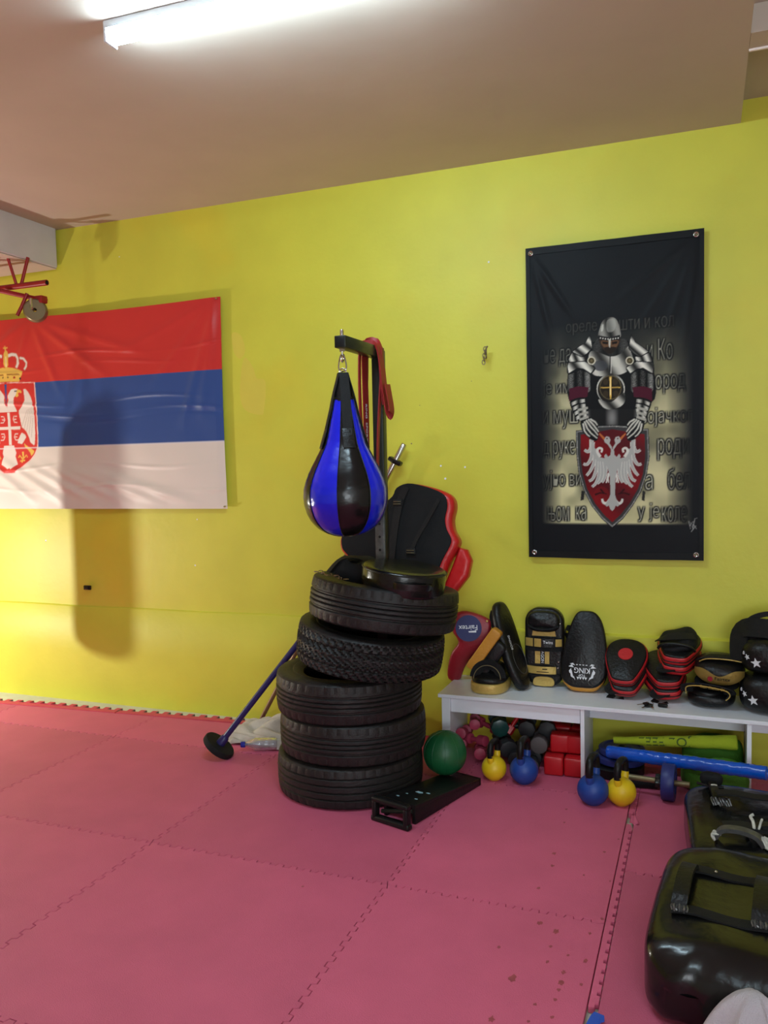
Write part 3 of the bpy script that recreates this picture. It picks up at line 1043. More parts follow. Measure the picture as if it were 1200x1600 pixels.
# head: face, helmet, nasal, rim with studs
cv.fill(sm(A, (470, 240), (608, 236), (602, 290), (575, 332), (540, 350), (505, 332), (476, 290)), (54, 40, 30))
cv.fill(sm(A, (480, 252), (600, 248), (590, 300), (545, 312), (495, 300)), (104, 74, 50))
cv.fill(P(A, (482, 258), (528, 262), (524, 280), (488, 276)), (26, 20, 16)); cv.fill(P(A, (556, 262), (598, 256), (594, 274), (558, 280)), (26, 20, 16))
cv.fill(sm(A, (500, 305), (545, 298), (588, 304), (572, 334), (540, 348), (508, 334)), (36, 28, 22))
cv.fill(sm(A, (457, 222), (466, 160), (488, 104), (530, 78), (578, 82), (604, 120), (618, 170), (618, 228), (540, 238)), metal(.25, 1.5, .12, 34, 150))
cv.fill(sm(A, (520, 100), (575, 92), (584, 150), (560, 185), (520, 180)), (176, 176, 166), .55)
cv.fill(sm(A, (474, 178), (482, 135), (494, 132), (490, 176)), (206, 206, 194), .8)
cv.fill(P(A, (455, 212), (540, 228), (618, 208), (614, 244), (540, 254), (460, 244)), (26, 26, 28))
for k in range(8): cv.fill(ell(A, 470 + 19 * k, 232 + 8 * math.sin(k / 7 * PI), 5, 6), (222, 220, 206))
cv.fill(P(A, (530, 240), (550, 240), (543, 306), (534, 300)), (196, 194, 180))
# shield
SH = ((285, 206), (440, 186), (450, 168), (560, 162), (670, 168), (680, 186), (830, 190), (838, 400), (818, 530), (775, 660), (715, 762), (640, 862), (560, 930), (482, 862), (404, 764), (345, 650), (306, 520), (290, 380))
cv.fill(P(B, *SH), DK)
cv.fill([tuple(np.array(B(*p)) * .985 + np.array(B(560, 480)) * .015) for p in SH], (132, 132, 128))
cv.fill([tuple(np.array(B(*p)) * .955 + np.array(B(560, 480)) * .045) for p in SH], (58, 58, 58))
for k in range(len(SH)):
    a = SH[k]; b = SH[(k + 1) % len(SH)]
    for t in (0.3, .8):
        x, y = a[0] + (b[0] - a[0]) * t, a[1] + (b[1] - a[1]) * t
        cv.fill(ell(lambda p, q: tuple(np.array(B(p, q)) * .972 + np.array(B(560, 480)) * .028), x, y, 5, 5), (160, 160, 152))
RDs = ((322, 236), (452, 214), (560, 194), (670, 214), (800, 232), (806, 400), (788, 530), (750, 640), (690, 745), (620, 832), (560, 886), (500, 832), (432, 748), (372, 640), (336, 520), (322, 400))
cv.fill(P(B, *RDs), lambda u, v: np.stack([84 + 40 * np.sin(u * 3 + v * 5) ** 2, 16 + 6 * u, 22 + 6 * u], -1))
cv.fill(ell(B, 480, 690, 60, 70), (150, 26, 28), .35)
SV, SV2 = (176, 176, 170), (216, 214, 204)
for f in (B, mirB):
    fe = [((404, 270), (400, 330), (378, 362), (350, 348)), ((412, 290), (404, 400), (372, 455), (342, 452)), ((430, 340), (425, 430), (398, 500), (366, 540)), ((450, 400), (440, 490), (415, 560), (384, 582)), ((466, 420), (462, 520), (440, 590), (408, 624)), ((482, 420), (484, 520), (470, 575), (446, 600)), ((500, 420), (508, 510), (500, 560), (482, 592))]
    for t in fe:
        q = [tuple(v) for v in cr([f(*p) for p in t], 4, False)]
        cv.stroke(q, .021, SV2, .013); cv.stroke(q, .015, SV, .008)
    cv.fill(P(f, (396, 266), (414, 262), (426, 330), (460, 400), (505, 412), (505, 440), (440, 430), (414, 380)), SV)
    q = [tuple(v) for v in cr([f(*p) for p in ((470, 400), (446, 360), (458, 336), (482, 342), (476, 368))], 4, False)]
    cv.stroke(q, .014, SV2, .010)
    cv.fill(P(f, (494, 268), (514, 246), (536, 252), (546, 274), (538, 298), (556, 326), (562, 360), (562, 424), (528, 420), (505, 425), (498, 392), (512, 376), (528, 400), (546, 384), (548, 344), (524, 308), (502, 292)), SV)
    cv.stroke(P(f, (462, 226), (500, 268)), .007, (188, 104, 54), .012)
    cv.fill(ell(f, 520, 264, 5, 5), (60, 20, 24))
    cv.stroke(P(f, (536, 520), (524, 560), (514, 594)), .014, SV2, .006); cv.stroke(P(f, (528, 560), (532, 592)), .006, SV2)
    cv.stroke(P(f, (430, 682), (470, 668), (520, 676)), .010, (52, 12, 16), .004); cv.stroke(P(f, (470, 640), (500, 672)), .008, (52, 12, 16))
    q = [tuple(v) for v in cr([f(*p) for p in ((556, 700), (520, 745), (492, 738), (484, 712))], 4, False)]
    cv.stroke(q, .018, SV2, .010)
    cv.fill(P(f, (562, 690), (540, 705), (505, 758), (520, 772), (534, 762), (545, 790), (562, 804)), SV)
cv.fill(P(B, (505, 415), (615, 415), (604, 480), (584, 540), (580, 680), (592, 720), (562, 790), (530, 720), (545, 680), (542, 540), (520, 480)), SV)
# gauntlets on the shield's rim
for f in (B, mirB):
    cv.fill(sm(f, (325, 130), (400, 104), (446, 160), (452, 262), (420, 280), (360, 240), (330, 195)), DK)
    for t in (((350, 135), (372, 190), (400, 225), (446, 262)), ((362, 126), (400, 180), (425, 205), (452, 240)), ((378, 120), (420, 165), (446, 200), (456, 215)), ((340, 150), (350, 205), (372, 235), (392, 250)), ((392, 118), (430, 140), (448, 165))):
        q = [f(*p) for p in t]
        cv.stroke(q, .014, (70, 70, 70), .010); cv.stroke(q, .008, (204, 202, 188), .005)
    for k in range(3):
        cv.stroke(P(f, (300 + 6 * k, 52 + 36 * k), (376 + 2 * k, 34 + 34 * k)), .012, (168, 166, 154))
cv.fill(P(B, (330, 650), (352, 660), (346, 720), (322, 726)), (40, 40, 38)); cv.fill(P(B, (788, 650), (806, 660), (800, 730), (780, 720)), (40, 40, 38))
# artist's mark
for t in (((1132, 880), (1145, 945), (1150, 890)), ((1142, 915), (1165, 880), (1158, 930)), ((1160, 950), (1178, 862), (1196, 858)), ((1165, 905), (1190, 940)), ((1150, 960), (1186, 915))):
    cv.stroke(P(B, *t), .004, (150, 150, 146), .003)
col = cv.small()
h, w_ = col.shape[:2]
U, V = np.meshgrid(np.linspace(0, 1, w_), np.linspace(0, 1, h))
d = .004 * smooth_noise(U.shape, (5, 3), 21) + .0025 * smooth_noise(U.shape, (14, 8), 22)
for (pu, pv), aims in (((.97, .985), ((.62, .70), (.75, .62), (.86, .55), (.5, .8))), ((.03, .985), ((.3, .75), (.16, .68)))):
    for au, av in aims:
        p = np.array((pu * .83, pv * 1.543)); q = np.array((au * .83, av * 1.543)); t = q - p; L = np.hypot(*t); t /= L
        a = (U * .83 - p[0]) * t[0] + (V * 1.543 - p[1]) * t[1]; b = -(U * .83 - p[0]) * t[1] + (V * 1.543 - p[1]) * t[0]
        d += .0055 * np.clip(np.minimum(a, L - a) / (.3 * L), 0, 1) * np.exp(-(b / .018) ** 2)
Xb = BX0 + (BX1 - BX0) * U - .004 * np.sin(V * PI) * (1 - U) * -1
Zb = BZ0 + (BZ1 - BZ0) * V - .006 * np.sin(U * PI) * (V ** 4) - .004 * np.sin(U * PI) * (1 - V) ** 4
cloth_sheet('cloth', col, np.stack([Xb + .414, -.006 - d, Zb - BZ0], -1), 'banner', banner)
# folded, stitched hems and four eyelets
def hem(p, q, wdt):
    bm = BM(); tube(bm, [Vector(p).lerp(Vector(q), i / 12) + Vector((0, -.0125 - .0015 * math.sin(i * 1.7), 0)) for i in range(13)], 1, flat=(wdt, .003), up=(0, -1, 0)); return bm
hx0, hx1, hz1 = BX0 + .414, BX1 + .414, BZ1 - BZ0
for p, q, wd in (((hx0, 0, hz1 - .016), (hx1, 0, hz1 - .016), .034), ((hx0, 0, .016), (hx1, 0, .016), .034), ((hx0 + .010, 0, .01), (hx0 + .010, 0, hz1 - .01), .02), ((hx1 - .010, 0, .01), (hx1 - .010, 0, hz1 - .01), .02)):
    obj('hem', hem(p, q, wd), 'hem', banner, smooth=60)
for x, z in ((hx0 + .025, hz1 - .026), (hx1 - .035, hz1 - .024), (hx0 + .028, .024), (hx1 - .034, .026)):
    bm = BM(); lathe(bm, [(.006, 0), (.006, .003), (.009, .0045), (.0125, .003), (.0135, 0)], 18, T(x, -.0145, z) @ R(PI / 2, 'X'), closed=True)
    e = obj('eyelet', bm, 'steel', banner)
    bm = BM(); lathe(bm, [(0, .002), (.004, .0018), (.005, 0), (.005, -.012), (0, -.012)], 10, T(x, -.0145, z) @ R(PI / 2, 'X')); obj('screw_head', bm, 'castor', e)

# ------------------------------------------------------------------ ceiling battens (real lamps) and the warm lamp
def batten(x0, x1, y, label, yaw=0.0):
    L = x1 - x0
    t = thing('ceiling_batten_light', label, 'ceiling light', ((x0 + x1) / 2, y, CEIL), (0, 0, yaw))
    bm = BM(); box(bm, (0, 0, -.014), (L, .062, .028), .004); obj('housing', bm, 'housing', t)
    bm = BM()
    sec = [(-.030, -.026), (-.031, -.040), (-.026, -.056), (-.014, -.066), (0, -.069), (.014, -.066), (.026, -.056), (.031, -.040), (.030, -.026)]
    prism(bm, [(p[0], p[1]) for p in sec], -L / 2 + .012, L / 2 - .012, Matrix(((0, 0, 1, 0), (1, 0, 0, 0), (0, 1, 0, 0), (0, 0, 0, 1))))
    obj('diffuser', bm, 'diffuser', t, smooth=60)
    for s in (-1, 1):
        bm = BM(); box(bm, (s * (L / 2 - .006), 0, -.036), (.012, .064, .07), .004); obj('end_cap', bm, 'housing', t)
    for fx in (-.22, .25):
        bm = BM(); tube(bm, [(fx * L, .036, -.004), (fx * L, .044, -.02), (fx * L, .036, -.040), (fx * L, .030, -.044)], .003, 8); obj('clip', bm, 'housing', t)
    return t
batten(-1.89, -0.69, -1.775, 'lit white batten light on the ceiling above the tyres and punch ball', 0.03)

batten(0.1, 1.3, -4.7, 'lit white batten light on the ceiling behind the camera at the right')
for (lx, ly, lz), _p, _r in LAMPS:
    hi = lz > 2
    lt = thing('work_lamp', 'bulb on a tall stand in the next bay beyond the beam' if hi else 'bulb on a short stand by the hanging bag beyond the flag', 'lamp', (lx, ly, 0))
    bm = BM(); tube(bm, [(0, 0, 0.02), (0, 0, lz - .14)], .014, 10); obj('pole', bm, 'dark_steel', lt)
    bm = BM(); lathe(bm, [(0, 0), (.16, 0), (.16, .012), (.02, .03), (0, .03)], 24); obj('base', bm, 'dark_steel', lt)
    bm = BM(); lathe(bm, [(0, -.15), (.03, -.15), (.035, -.12), (.02, -.11), (0, -.11)], 16, T(0, 0, lz)); obj('socket', bm, 'black_plastic', lt)
# heavy bags hanging from the beam, beyond the picture's left edge; their shadows fall on wall and mats
def heavy_bag(x, y, z0, z1, r, label):
    t = thing('heavy_bag', label, 'punching bag', (x, y, z0))
    bm = BM(); H = z1 - z0
    lathe(bm, [(0, 0), (r * .6, .004), (r * .93, .03), (r, .07), (r, H - .10), (r * .94, H - .04), (r * .7, H - .006), (0, H)], 40); obj('body', bm, 'leather', t)
    for k in range(4):
        a = PI / 4 + k * PI / 2
        bm = BM(); tube(bm, [(r * .85 * math.cos(a), r * .85 * math.sin(a), H - .02), (0, 0, H + .3)], .003, 6); obj('chain', bm, 'steel', t)
    bm = BM(); tube(bm, [(0, 0, H + .3), (0, 0, 2.745 - z0)], .004, 8); obj('hanger', bm, 'steel', t)
    return t
heavy_bag(-4.16, -0.504, 0.49, 1.386, 0.094, 'black heavy bag hanging from the beam beyond the flag')

# red steel rig with a castor under the beam
rg = thing('wall_rig', 'dark red tubular steel rig with a grey castor hanging under the beam above the flag', 'rig', (-3.95, -0.30, 2.745))
z0 = 2.745
def rl(p): return (p[0] + 3.95, p[1] + .30, p[2] - z0)
def rtube(name, a, b, r, m='rig_red', parent=None):
    bm = BM(); tube(bm, [rl(a), rl(b)], r, 14); return obj(name, bm, m, parent or rg)
for nm, a, b, r in (('crossbar', (-4.6, -.30, 2.579), (-3.602, -.30, 2.579), .017), ('crossbar', (-4.6, -.42, 2.648), (-3.93, -.42, 2.648), .017), ('arm', (-4.10, -.46, 2.600), (-3.70, -.20, 2.497), .014),
                    ('strut', (-3.862, -.33, 2.748), (-3.835, -.30, 2.59), .009), ('strut', (-3.765, -.27, 2.748), (-3.795, -.30, 2.59), .010), ('strut', (-4.30, -.30, 2.748), (-4.30, -.30, 2.59), .010)):
    o = rtube(nm, a, b, r)
    if nm == 'crossbar':
        bm = BM(); lathe(bm, [(r * .72, .0005), (0, .0005)], 14, T(*rl(b)) @ R(PI / 2, 'Y')); obj('bore', bm, 'hole', o)
bm = BM(); box(bm, rl((-3.735, -.235, 2.500)), (.10, .05, .045), .006); obj('bracket', bm, 'rig_red', rg)
bm = BM(); tube(bm, [rl((-3.775, -.28, 2.535)), rl((-3.80, -.30, 2.46)), rl((-3.83, -.31, 2.405))], .011, 10); obj('lever', bm, 'rig_red', rg)
bm = BM(); lathe(bm, [(.012, -.03), (.060, -.03), (.068, -.022), (.070, 0), (.068, .022), (.060, .03), (.012, .03)], 28, T(*rl((-3.745, -.25, 2.435))) @ R(rad(35), 'Z') @ R(PI / 2, 'X'), closed=True)
wl = obj('castor', bm, 'castor', rg)
bm = BM(); box(bm, rl((-3.745, -.25, 2.47)), (.016, .08, .07), .004, X=None); obj('fork', bm, 'steel', wl)

# ------------------------------------------------------------------ little things on the wall
wh = thing('wall_hook', 'small grey hook with a loop of chain screwed into the wall between stand and banner', 'hook', (-1.038, 0, 1.97))
bm = BM(); tube(bm, cr([(-.02, .01, .035), (0, -.012, .03), (.004, -.03, .045), (.006, -.035, .075), (.012, -.03, .088)], 5, False), .0045, 8); obj('hook', bm, 'castor', wh)
for k in range(5):
    bm = BM()
    pts = [(.0075 * math.cos(a), 0, .012 * math.sin(a)) for a in [2 * PI * i / 14 for i in range(14)]]
    tube(bm, pts, .0026, 6, closed=True)
    bmesh.ops.transform(bm, matrix=T(-.002 * k, -.034, .074 - .0165 * k) @ R(rad(90 * (k % 2) + 20), 'Z'), verts=bm.verts)
    obj('chain_link', bm, 'castor', wh)
bp_ = thing('wall_socket', 'small black plug set in the yellow wall under the flag', 'plug', (-3.66, 0, .70))
bm = BM(); box(bm, (0, -.008, .024), (.052, .016, .028), .004); obj('plug_body', bm, 'black_plastic', bp_)
bm = BM(); box(bm, (0, -.020, .024), (.03, .01, .018), .003); obj('plug_nose', bm, 'dark_steel', bp_)
def speckset(name, pts, m, label):
    for x, z, r in pts:
        bm = BM(); lathe(bm, [(0, .0015), (r * .7, .001), (r, 0)], 9, T(x, .0205, z) @ R(PI / 2, 'X'))
        o = obj(name, bm, m, wall)
W_ = sheet
speckset('plaster_nick', [sheet(x, y) + (r,) for x, y, r in ((687, 728, .006), (725, 730, .006), (694, 748, .007), (68, 845, .007), (302, 884, .006), (305, 812, .005), (762, 408, .006), (183, 400, .004))], 'white_board', '')
speckset('screw_hole', [sheet(x, y) + (r,) for x, y, r in ((641, 693, .005), (68, 846, .004), (735, 595, .003), (654, 633, .003), (345, 1069, .004))], 'castor', '')
# patches of newer paint right of the flag
bm = BM()
for k, pts in enumerate(([(378, 560), (392, 572), (398, 590), (412, 596), (410, 640), (404, 648), (380, 640), (372, 612)], [(360, 520), (374, 524), (380, 548), (372, 560), (362, 548)])):
    P2 = [sheet(*p) for p in pts]
    c = bm.verts.new((sum(p[0] for p in P2) / len(P2), .0192, sum(p[1] for p in P2) / len(P2)))
    vs = [bm.verts.new((v.x, .0197, v.y)) for v in cr(P2, 5)]
    for i in range(len(vs)): bm.faces.new((c, vs[i], vs[(i + 1) % len(vs)]))
obj('paint_patch', bm, 'patch', wall, smooth=0)

# ------------------------------------------------------------------ the stand with its arm
PX, PY = -1.380, -0.650
st = thing('punch_ball_stand', 'black square steel post with an arm, rising out of the tyre stack', 'stand', (PX, PY, 0))
bm = BM(); box(bm, (0, 0, 0.996), (.05, .05, 1.985), .004); post = obj('post', bm, 'dark_steel', st)
bm = BM(); box(bm, (-.004, -.195, 1.976), (.05, .44, .05), .004); arm = obj('arm', bm, 'dark_steel', st)
bm = BM(); box(bm, (-.004, -.4165, 1.976), (.044, .004, .044), .002); obj('end_cap', bm, 'black_plastic', arm)
bm = BM(); box(bm, (0, 0, .006), (.24, .24, .012), .003); obj('base_plate', bm, 'dark_steel', st)
bm = BM(); box(bm, (0, -.0285, 1.10), (.044, .006, .36), .002); pl = obj('hole_plate', bm, 'grey_tape', post)
for k in range(5):
    bm = BM(); lathe(bm, [(0, .0008), (.006, .0008), (.006, 0)], 12, T(0, -.0315, 1.02 + .06 * k) @ R(PI / 2, 'X')); obj('bolt_hole', bm, 'hole', post)
bm = BM(); lathe(bm, [(0, .03), (.006, .03), (.008, .024), (.008, 0), (0, 0)], 12, T(-.012, -.375, 2.0)); obj('bolt', bm, 'steel', arm)
bm = BM(); lathe(bm, [(0, -.012), (.012, -.012), (.013, 0), (0, 0)], 6, T(-.012, -.375, 1.951)); obj('nut', bm, 'steel', arm)

# ------------------------------------------------------------------ the punch ball
bx, by = PX - .012, PY - .375
bag = thing('punch_ball', 'blue and black panelled teardrop punch ball hanging from the arm of the stand', 'punch ball', (bx, by, 1.175))
K = 7.58e-4
prof = [(0, 1189), (28, 1187), (62, 1183), (120, 1165), (168, 1130), (205, 1080), (226, 1020), (231, 975), (229, 930), (219, 890), (200, 840), (172, 785), (143, 730), (118, 680), (101, 620), (86, 560), (69, 495), (56, 435)]
prof = [(r * K, (1189 - y) * K) for r, y in prof]
pr = cr([(r, z, 0) for r, z in prof], 3, False)
prof = [(max(0, v.x), v.y) for v in pr]
NS = 8
A0 = rad(-77)          # first seam, seen from the front
SEG = 9
for k in range(NS):
    bm = BM()
    rows = []
    for (r, z) in prof:
        row = []
        for j in range(SEG + 1):
            t = j / SEG
            a = A0 + (k + t) * 2 * PI / NS
            puff = 1 + .020 * math.sin(PI * t) - .010
            wr = .0016 * math.sin(z * 190 + 5 * math.sin(a * 3)) * (1 if z > .40 else .35)
            rr = max(0.0, r * puff + (wr if r > .03 else 0))
            row.append(bm.verts.new((rr * math.cos(a), rr * math.sin(a), z)))
        rows.append(row)
    for a_, b_ in zip(rows, rows[1:]):
        for j in range(SEG):
            try: bm.faces.new((a_[j], a_[j + 1], b_[j + 1], b_[j]))
            except ValueError: pass
    bmesh.ops.remove_doubles(bm, verts=bm.verts, dist=1e-5)
    obj('panel', bm, 'vinyl' if k % 2 == 0 else 'bag_blue', bag, smooth=70)
bm = BM()
for k in range(NS):
    a = A0 + k * 2 * PI / NS
    tube(bm, [((r + .0012) * math.cos(a), (r + .0012) * math.sin(a), z) for r, z in prof if r > .02][::2], .0022, 6)
o = obj('piping', bm, 'leather', bag); o['kind'] = 'stuff'
ztop = prof[-1][1]; rtop = prof[-1][0]
bm = BM(); lathe(bm, [(rtop * 1.04, ztop - .012), (rtop * 1.05, ztop), (rtop * .9, ztop + .006), (rtop * .5, ztop + .01), (0, ztop + .01)], 24); obj('collar', bm, 'leather', bag)
def rad_at(z):
    for (r0, z0_), (r1, z1_) in zip(prof, prof[1:]):
        if z0_ <= z <= z1_: return r0 + (r1 - r0) * (z - z0_) / max(1e-6, z1_ - z0_)
    return rtop
bm = BM(); lathe(bm, [(rtop * .96, ztop - .01), (rtop * .84, ztop + .03), (rtop * .62, ztop + .065), (.016, ztop + .10), (0, ztop + .10)], 20); obj('cone', bm, 'leather', bag)
for k in range(4):
    a = A0 + (k * 2 + .5) * 2 * PI / NS
    ca, sa = math.cos(a), math.sin(a)
    pts = [((rad_at(z) + .004) * ca, (rad_at(z) + .004) * sa, z) for z in (ztop - .20, ztop - .16, ztop - .12, ztop - .08, ztop - .04, ztop - .002)]
    pts += [(rr * ca, rr * sa, zz) for rr, zz in ((rtop * .90, ztop + .032), (rtop * .66, ztop + .068), (.018, ztop + .106))]
    bm = BM(); tube(bm, cr(pts, 3, False), 1, flat=(.040, .004), up=(ca, sa, .3)); obj('strap', bm, 'webbing', bag)
    r_ = rad_at(ztop - .165) + .005
    bm = BM(); box(bm, (0, 0, 0), (.050, .006, .085), .003, X=T(r_ * ca, r_ * sa, ztop - .165) @ R(a + PI / 2, 'Z') @ R(rad(-17), 'X')); obj('strap_sleeve', bm, 'leather', bag)
zr = ztop + .108
bm = BM(); tube(bm, [(.016 * math.cos(t), 0, zr + .016 * math.sin(t)) for t in [2 * PI * i / 18 for i in range(18)]], .003, 8, closed=True); obj('ring', bm, 'steel', bag)
bm = BM(); tube(bm, cr([(0, -.004, zr + .004), (.016, -.004, zr + .010), (.017, 0, zr + .03), (.009, 0, zr + .066), (0, 0, zr + .074), (-.009, 0, zr + .066), (-.017, 0, zr + .03), (-.016, .004, zr + .010)], 4), .0032, 8, closed=True); obj('carabiner', bm, 'steel', bag)
ze = 1.951 - 1.175
bm = BM(); tube(bm, [(.0, .012 * math.cos(t), ze - .040 + .013 * math.sin(t)) for t in [2 * PI * i / 18 for i in range(18)]], .0042, 8, closed=True); tube(bm, [(0, 0, ze - .024), (0, 0, ze + .0)], .005, 8); obj('eyebolt', bm, 'steel', bag)

# ------------------------------------------------------------------ red resistance bands hung over the arm
def band_sheet(pts, wd, th=.004, up=(1, 0, 0), wfac=None):
    bm = BM(); tube(bm, pts, wfac, flat=(wd, th), up=up); return bm
ax = PX - .004
zt_ = 2.004
# 1: long wide band with white lettering: one strand down the far side, folded end draped in front of the post
yb = PY - .075
t = thing('resistance_band', 'wide red band with white lettering doubled over the arm of the stand', 'exercise band', (ax, yb, 1.45), group='red bands on the stand')
def lb(x, y, z): return (x - ax, y - yb, z - 1.45)
bm = band_sheet(cr([lb(ax - .034, yb, 1.44), lb(ax - .033, yb + .004, 1.70), lb(ax - .033, yb, 1.94), lb(ax - .028, yb + .004, 1.998), lb(ax - .012, yb + .008, zt_ + .004), lb(ax + .014, yb + .016, zt_ + .004), lb(ax + .029, yb + .024, 1.996), lb(ax + .034, yb + .034, 1.93), lb(ax + .038, yb + .040, 1.82), lb(ax + .044, yb + .046, 1.74)], 5, False), .062, .004)
obj('band', bm, 'band', t)
bm = band_sheet(cr([lb(ax - .031, yb - .062, 1.44), lb(ax - .032, yb - .058, 1.62), lb(ax - .032, yb - .066, 1.80), lb(ax - .031, yb - .060, 1.95), lb(ax - .026, yb - .05, 2.001), lb(ax, yb - .03, zt_ + .007), lb(ax + .026, yb - .010, 2.002), lb(ax + .036, yb + .006, 1.95), lb(ax + .042, yb + .018, 1.85), lb(ax + .046, yb + .036, 1.74)], 5, False), .022, .006)
obj('band', bm, 'band', t)
bm = band_sheet(cr([lb(ax + .040, yb + .030, 1.90), lb(ax + .046, yb + .040, 1.80), lb(ax + .056, yb + .046, 1.715), lb(ax + .066, yb + .052, 1.700), lb(ax + .070, yb + .054, 1.725), lb(ax + .056, yb + .046, 1.83)], 5, False), .060, .005)
obj('folded_end', bm, 'band', t)
bm = text_bm('RING  SPORT', .026, 1.1, .0006, X=T(*lb(ax - .0298, yb, 1.66)) @ Matrix(((0, 0, 1, 0), (1, 0, 0, 0), (0, 1, 0, 0), (0, 0, 0, 1))) @ R(-PI / 2, 'Z'))
obj('lettering', bm, 'white_ink', t, smooth=0)
# 2: narrow band with a kink, other strand running down the front of the post
yb = PY - .022
t = thing('resistance_band', 'narrow red band with a kink hanging at the far side of the post', 'exercise band', (ax, yb, 1.30), group='red bands on the stand')
def lb(x, y, z): return (x - ax, y - yb, z - 1.30)
bm = band_sheet(cr([lb(ax - .036, yb - .030, 1.28), lb(ax - .036, yb - .034, 1.45), lb(ax - .036, yb - .056, 1.58), lb(ax - .036, yb - .030, 1.67), lb(ax - .036, yb - .044, 1.76), lb(ax - .034, yb - .028, 1.86), lb(ax - .033, yb - .022, 1.96), lb(ax - .027, yb - .02, 2.001), lb(ax, yb - .018, zt_ + .009), lb(ax + .028, yb - .014, 2.001), lb(ax + .036, yb - .012, 1.96), lb(ax + .031, yb - .034, 1.78), lb(ax + .020, yb - .040, 1.60), lb(ax + .010, yb - .040, 1.34)], 5, False), .024, .005)
obj('band', bm, 'band', t)

# ------------------------------------------------------------------ the tyre stack
def tyre(name, label, c, tilt, kind, h=.182, Ro=.335, spin=0.0, seed=0):
    t = thing(name, label, 'tyre', c, (tilt[0], tilt[1], spin), 'stacked tyres')
    n = 180 if kind != 'block' else 216
    hh = h / 2
    rows = []     # (r, z, tag)
    tw = .88 * h
    m = 25 if kind == 'block' else 33
    for i in range(m):
        f = -1 + 2 * i / (m - 1)
        z = f * tw / 2
        r = Ro - .007 * abs(f) ** 3
        rows.append((r, z, f))
    gr = {'road': (-.42, -.14, .14, .42), 'wide': (-.55, -.2, .2, .55), 'block': ()}[kind]
    def tread(k, i):
        r, z, f = rows[k]
        dd = 0.0
        for g in gr:
            if abs(f - g) < .045: dd = -.008
        ang = i / n
        if kind == 'block':
            q = (ang * 54 + abs(f) * 1.8 * (1 if f > 0 else -1)) % 1.0
            if q < .26 and abs(f) > .18: dd = -.012
            q2 = (ang * 54 + f * 2.4 + .5) % 1.0
            if abs(abs(f) - .5) < .05 or (abs(f) < .4 and q2 < .2): dd = -.011
        else:
            if abs(f) > .62 and (i % 4 == 0): dd -= .003
            elif abs(f) < .62 and (i % 6 == (k % 3)) and dd == 0: dd -= .0012
        return dd
    bm = BM()
    lathe(bm, [(r, z) for r, z, f in rows], n, rfun=tread)
    obj('tread', bm, 'rubber', t, smooth=25)
    for s in (-1, 1):
        side = [(rows[-1][0], s * tw / 2), (Ro - .011, s * (tw / 2 + .005)), (Ro - .019, s * (hh - .003)), (Ro - .040, s * (hh - .0005)), (Ro - .072, s * hh), (Ro - .075, s * (hh - .0018)), (Ro - .079, s * (hh - .0018)), (Ro - .082, s * hh), (Ro - .105, s * (hh - .004)), (Ro - .118, s * (hh - .010)), (Ro - .126, s * (hh - .014)), (Ro - .128, s * (hh - .024)), (Ro - .116, s * (hh - .030)), (Ro - .085, s * (hh - .026)), (Ro - .045, s * (hh - .045)), (Ro - .024, s * .03), (Ro - .022, 0)]
        bm = BM()
        def sf(k, i):
            return -.0025 if k in (1, 2) and i % 3 == 0 else 0
        lathe(bm, side, 120, rfun=sf)
        obj('sidewall', bm, 'rubber', t, smooth=35)
    return t
tyre('tyre', 'lowest tyre of the stack, resting on the mat beside the black step', (-1.525, -.745, .0925), (0, 0), 'wide', h=.182, spin=.3)
tyre('tyre', 'second tyre from the mat, grooved tread, just under the open-rimmed one', (-1.508, -.742, .2755), (0, rad(.6)), 'road', h=.180, spin=1.0)
tyre('tyre', 'middle tyre of the stack whose open rim shows at the left', (-1.522, -.745, .4580), (0, rad(-.5)), 'road', h=.182, spin=2.0)
tyre('tyre', 'chunky block-tread tyre, second from the top of the stack, tilted to the right', (-1.412, -.742, .6620), (rad(1.5), rad(8.0)), 'block', h=.176, spin=.2)
tyre('tyre', 'topmost tyre of the stack, tilted, carrying the round black pad', (-1.345, -.735, .8530), (rad(1.0), rad(8.5)), 'road', h=.184, spin=.7)

# round pad on the topmost tyre
t = thing('round_strike_pad', 'round glossy black strike pad with a side handle lying on the topmost tyre', 'strike pad', (-1.220, -.835, .920), (rad(1), rad(8.0), 0))
bm = BM(); pad(bm, oval(.365, .365, 48), .108, .016, .006, .002, T(0, 0, .056)); obj('body', bm, 'vinyl', t)
bm = BM(); tube(bm, [(.1835 * math.cos(2 * PI * i / 60), .1835 * math.sin(2 * PI * i / 60), .0995) for i in range(60)], .0028, 6, closed=True); obj('piping', bm, 'leather', t)
bm = BM()
pts = []
for i in range(13):
    a = rad(-82 + 50 * i / 12); o_ = .188 + .030 * math.sin(PI * i / 12) ** .6
    pts.append((o_ * math.cos(a), o_ * math.sin(a), .062 + .004 * math.sin(PI * i / 12)))
tube(bm, pts, 1, flat=(.026, .010), up=(0, -1, 0)); obj('handle', bm, 'vinyl', t)
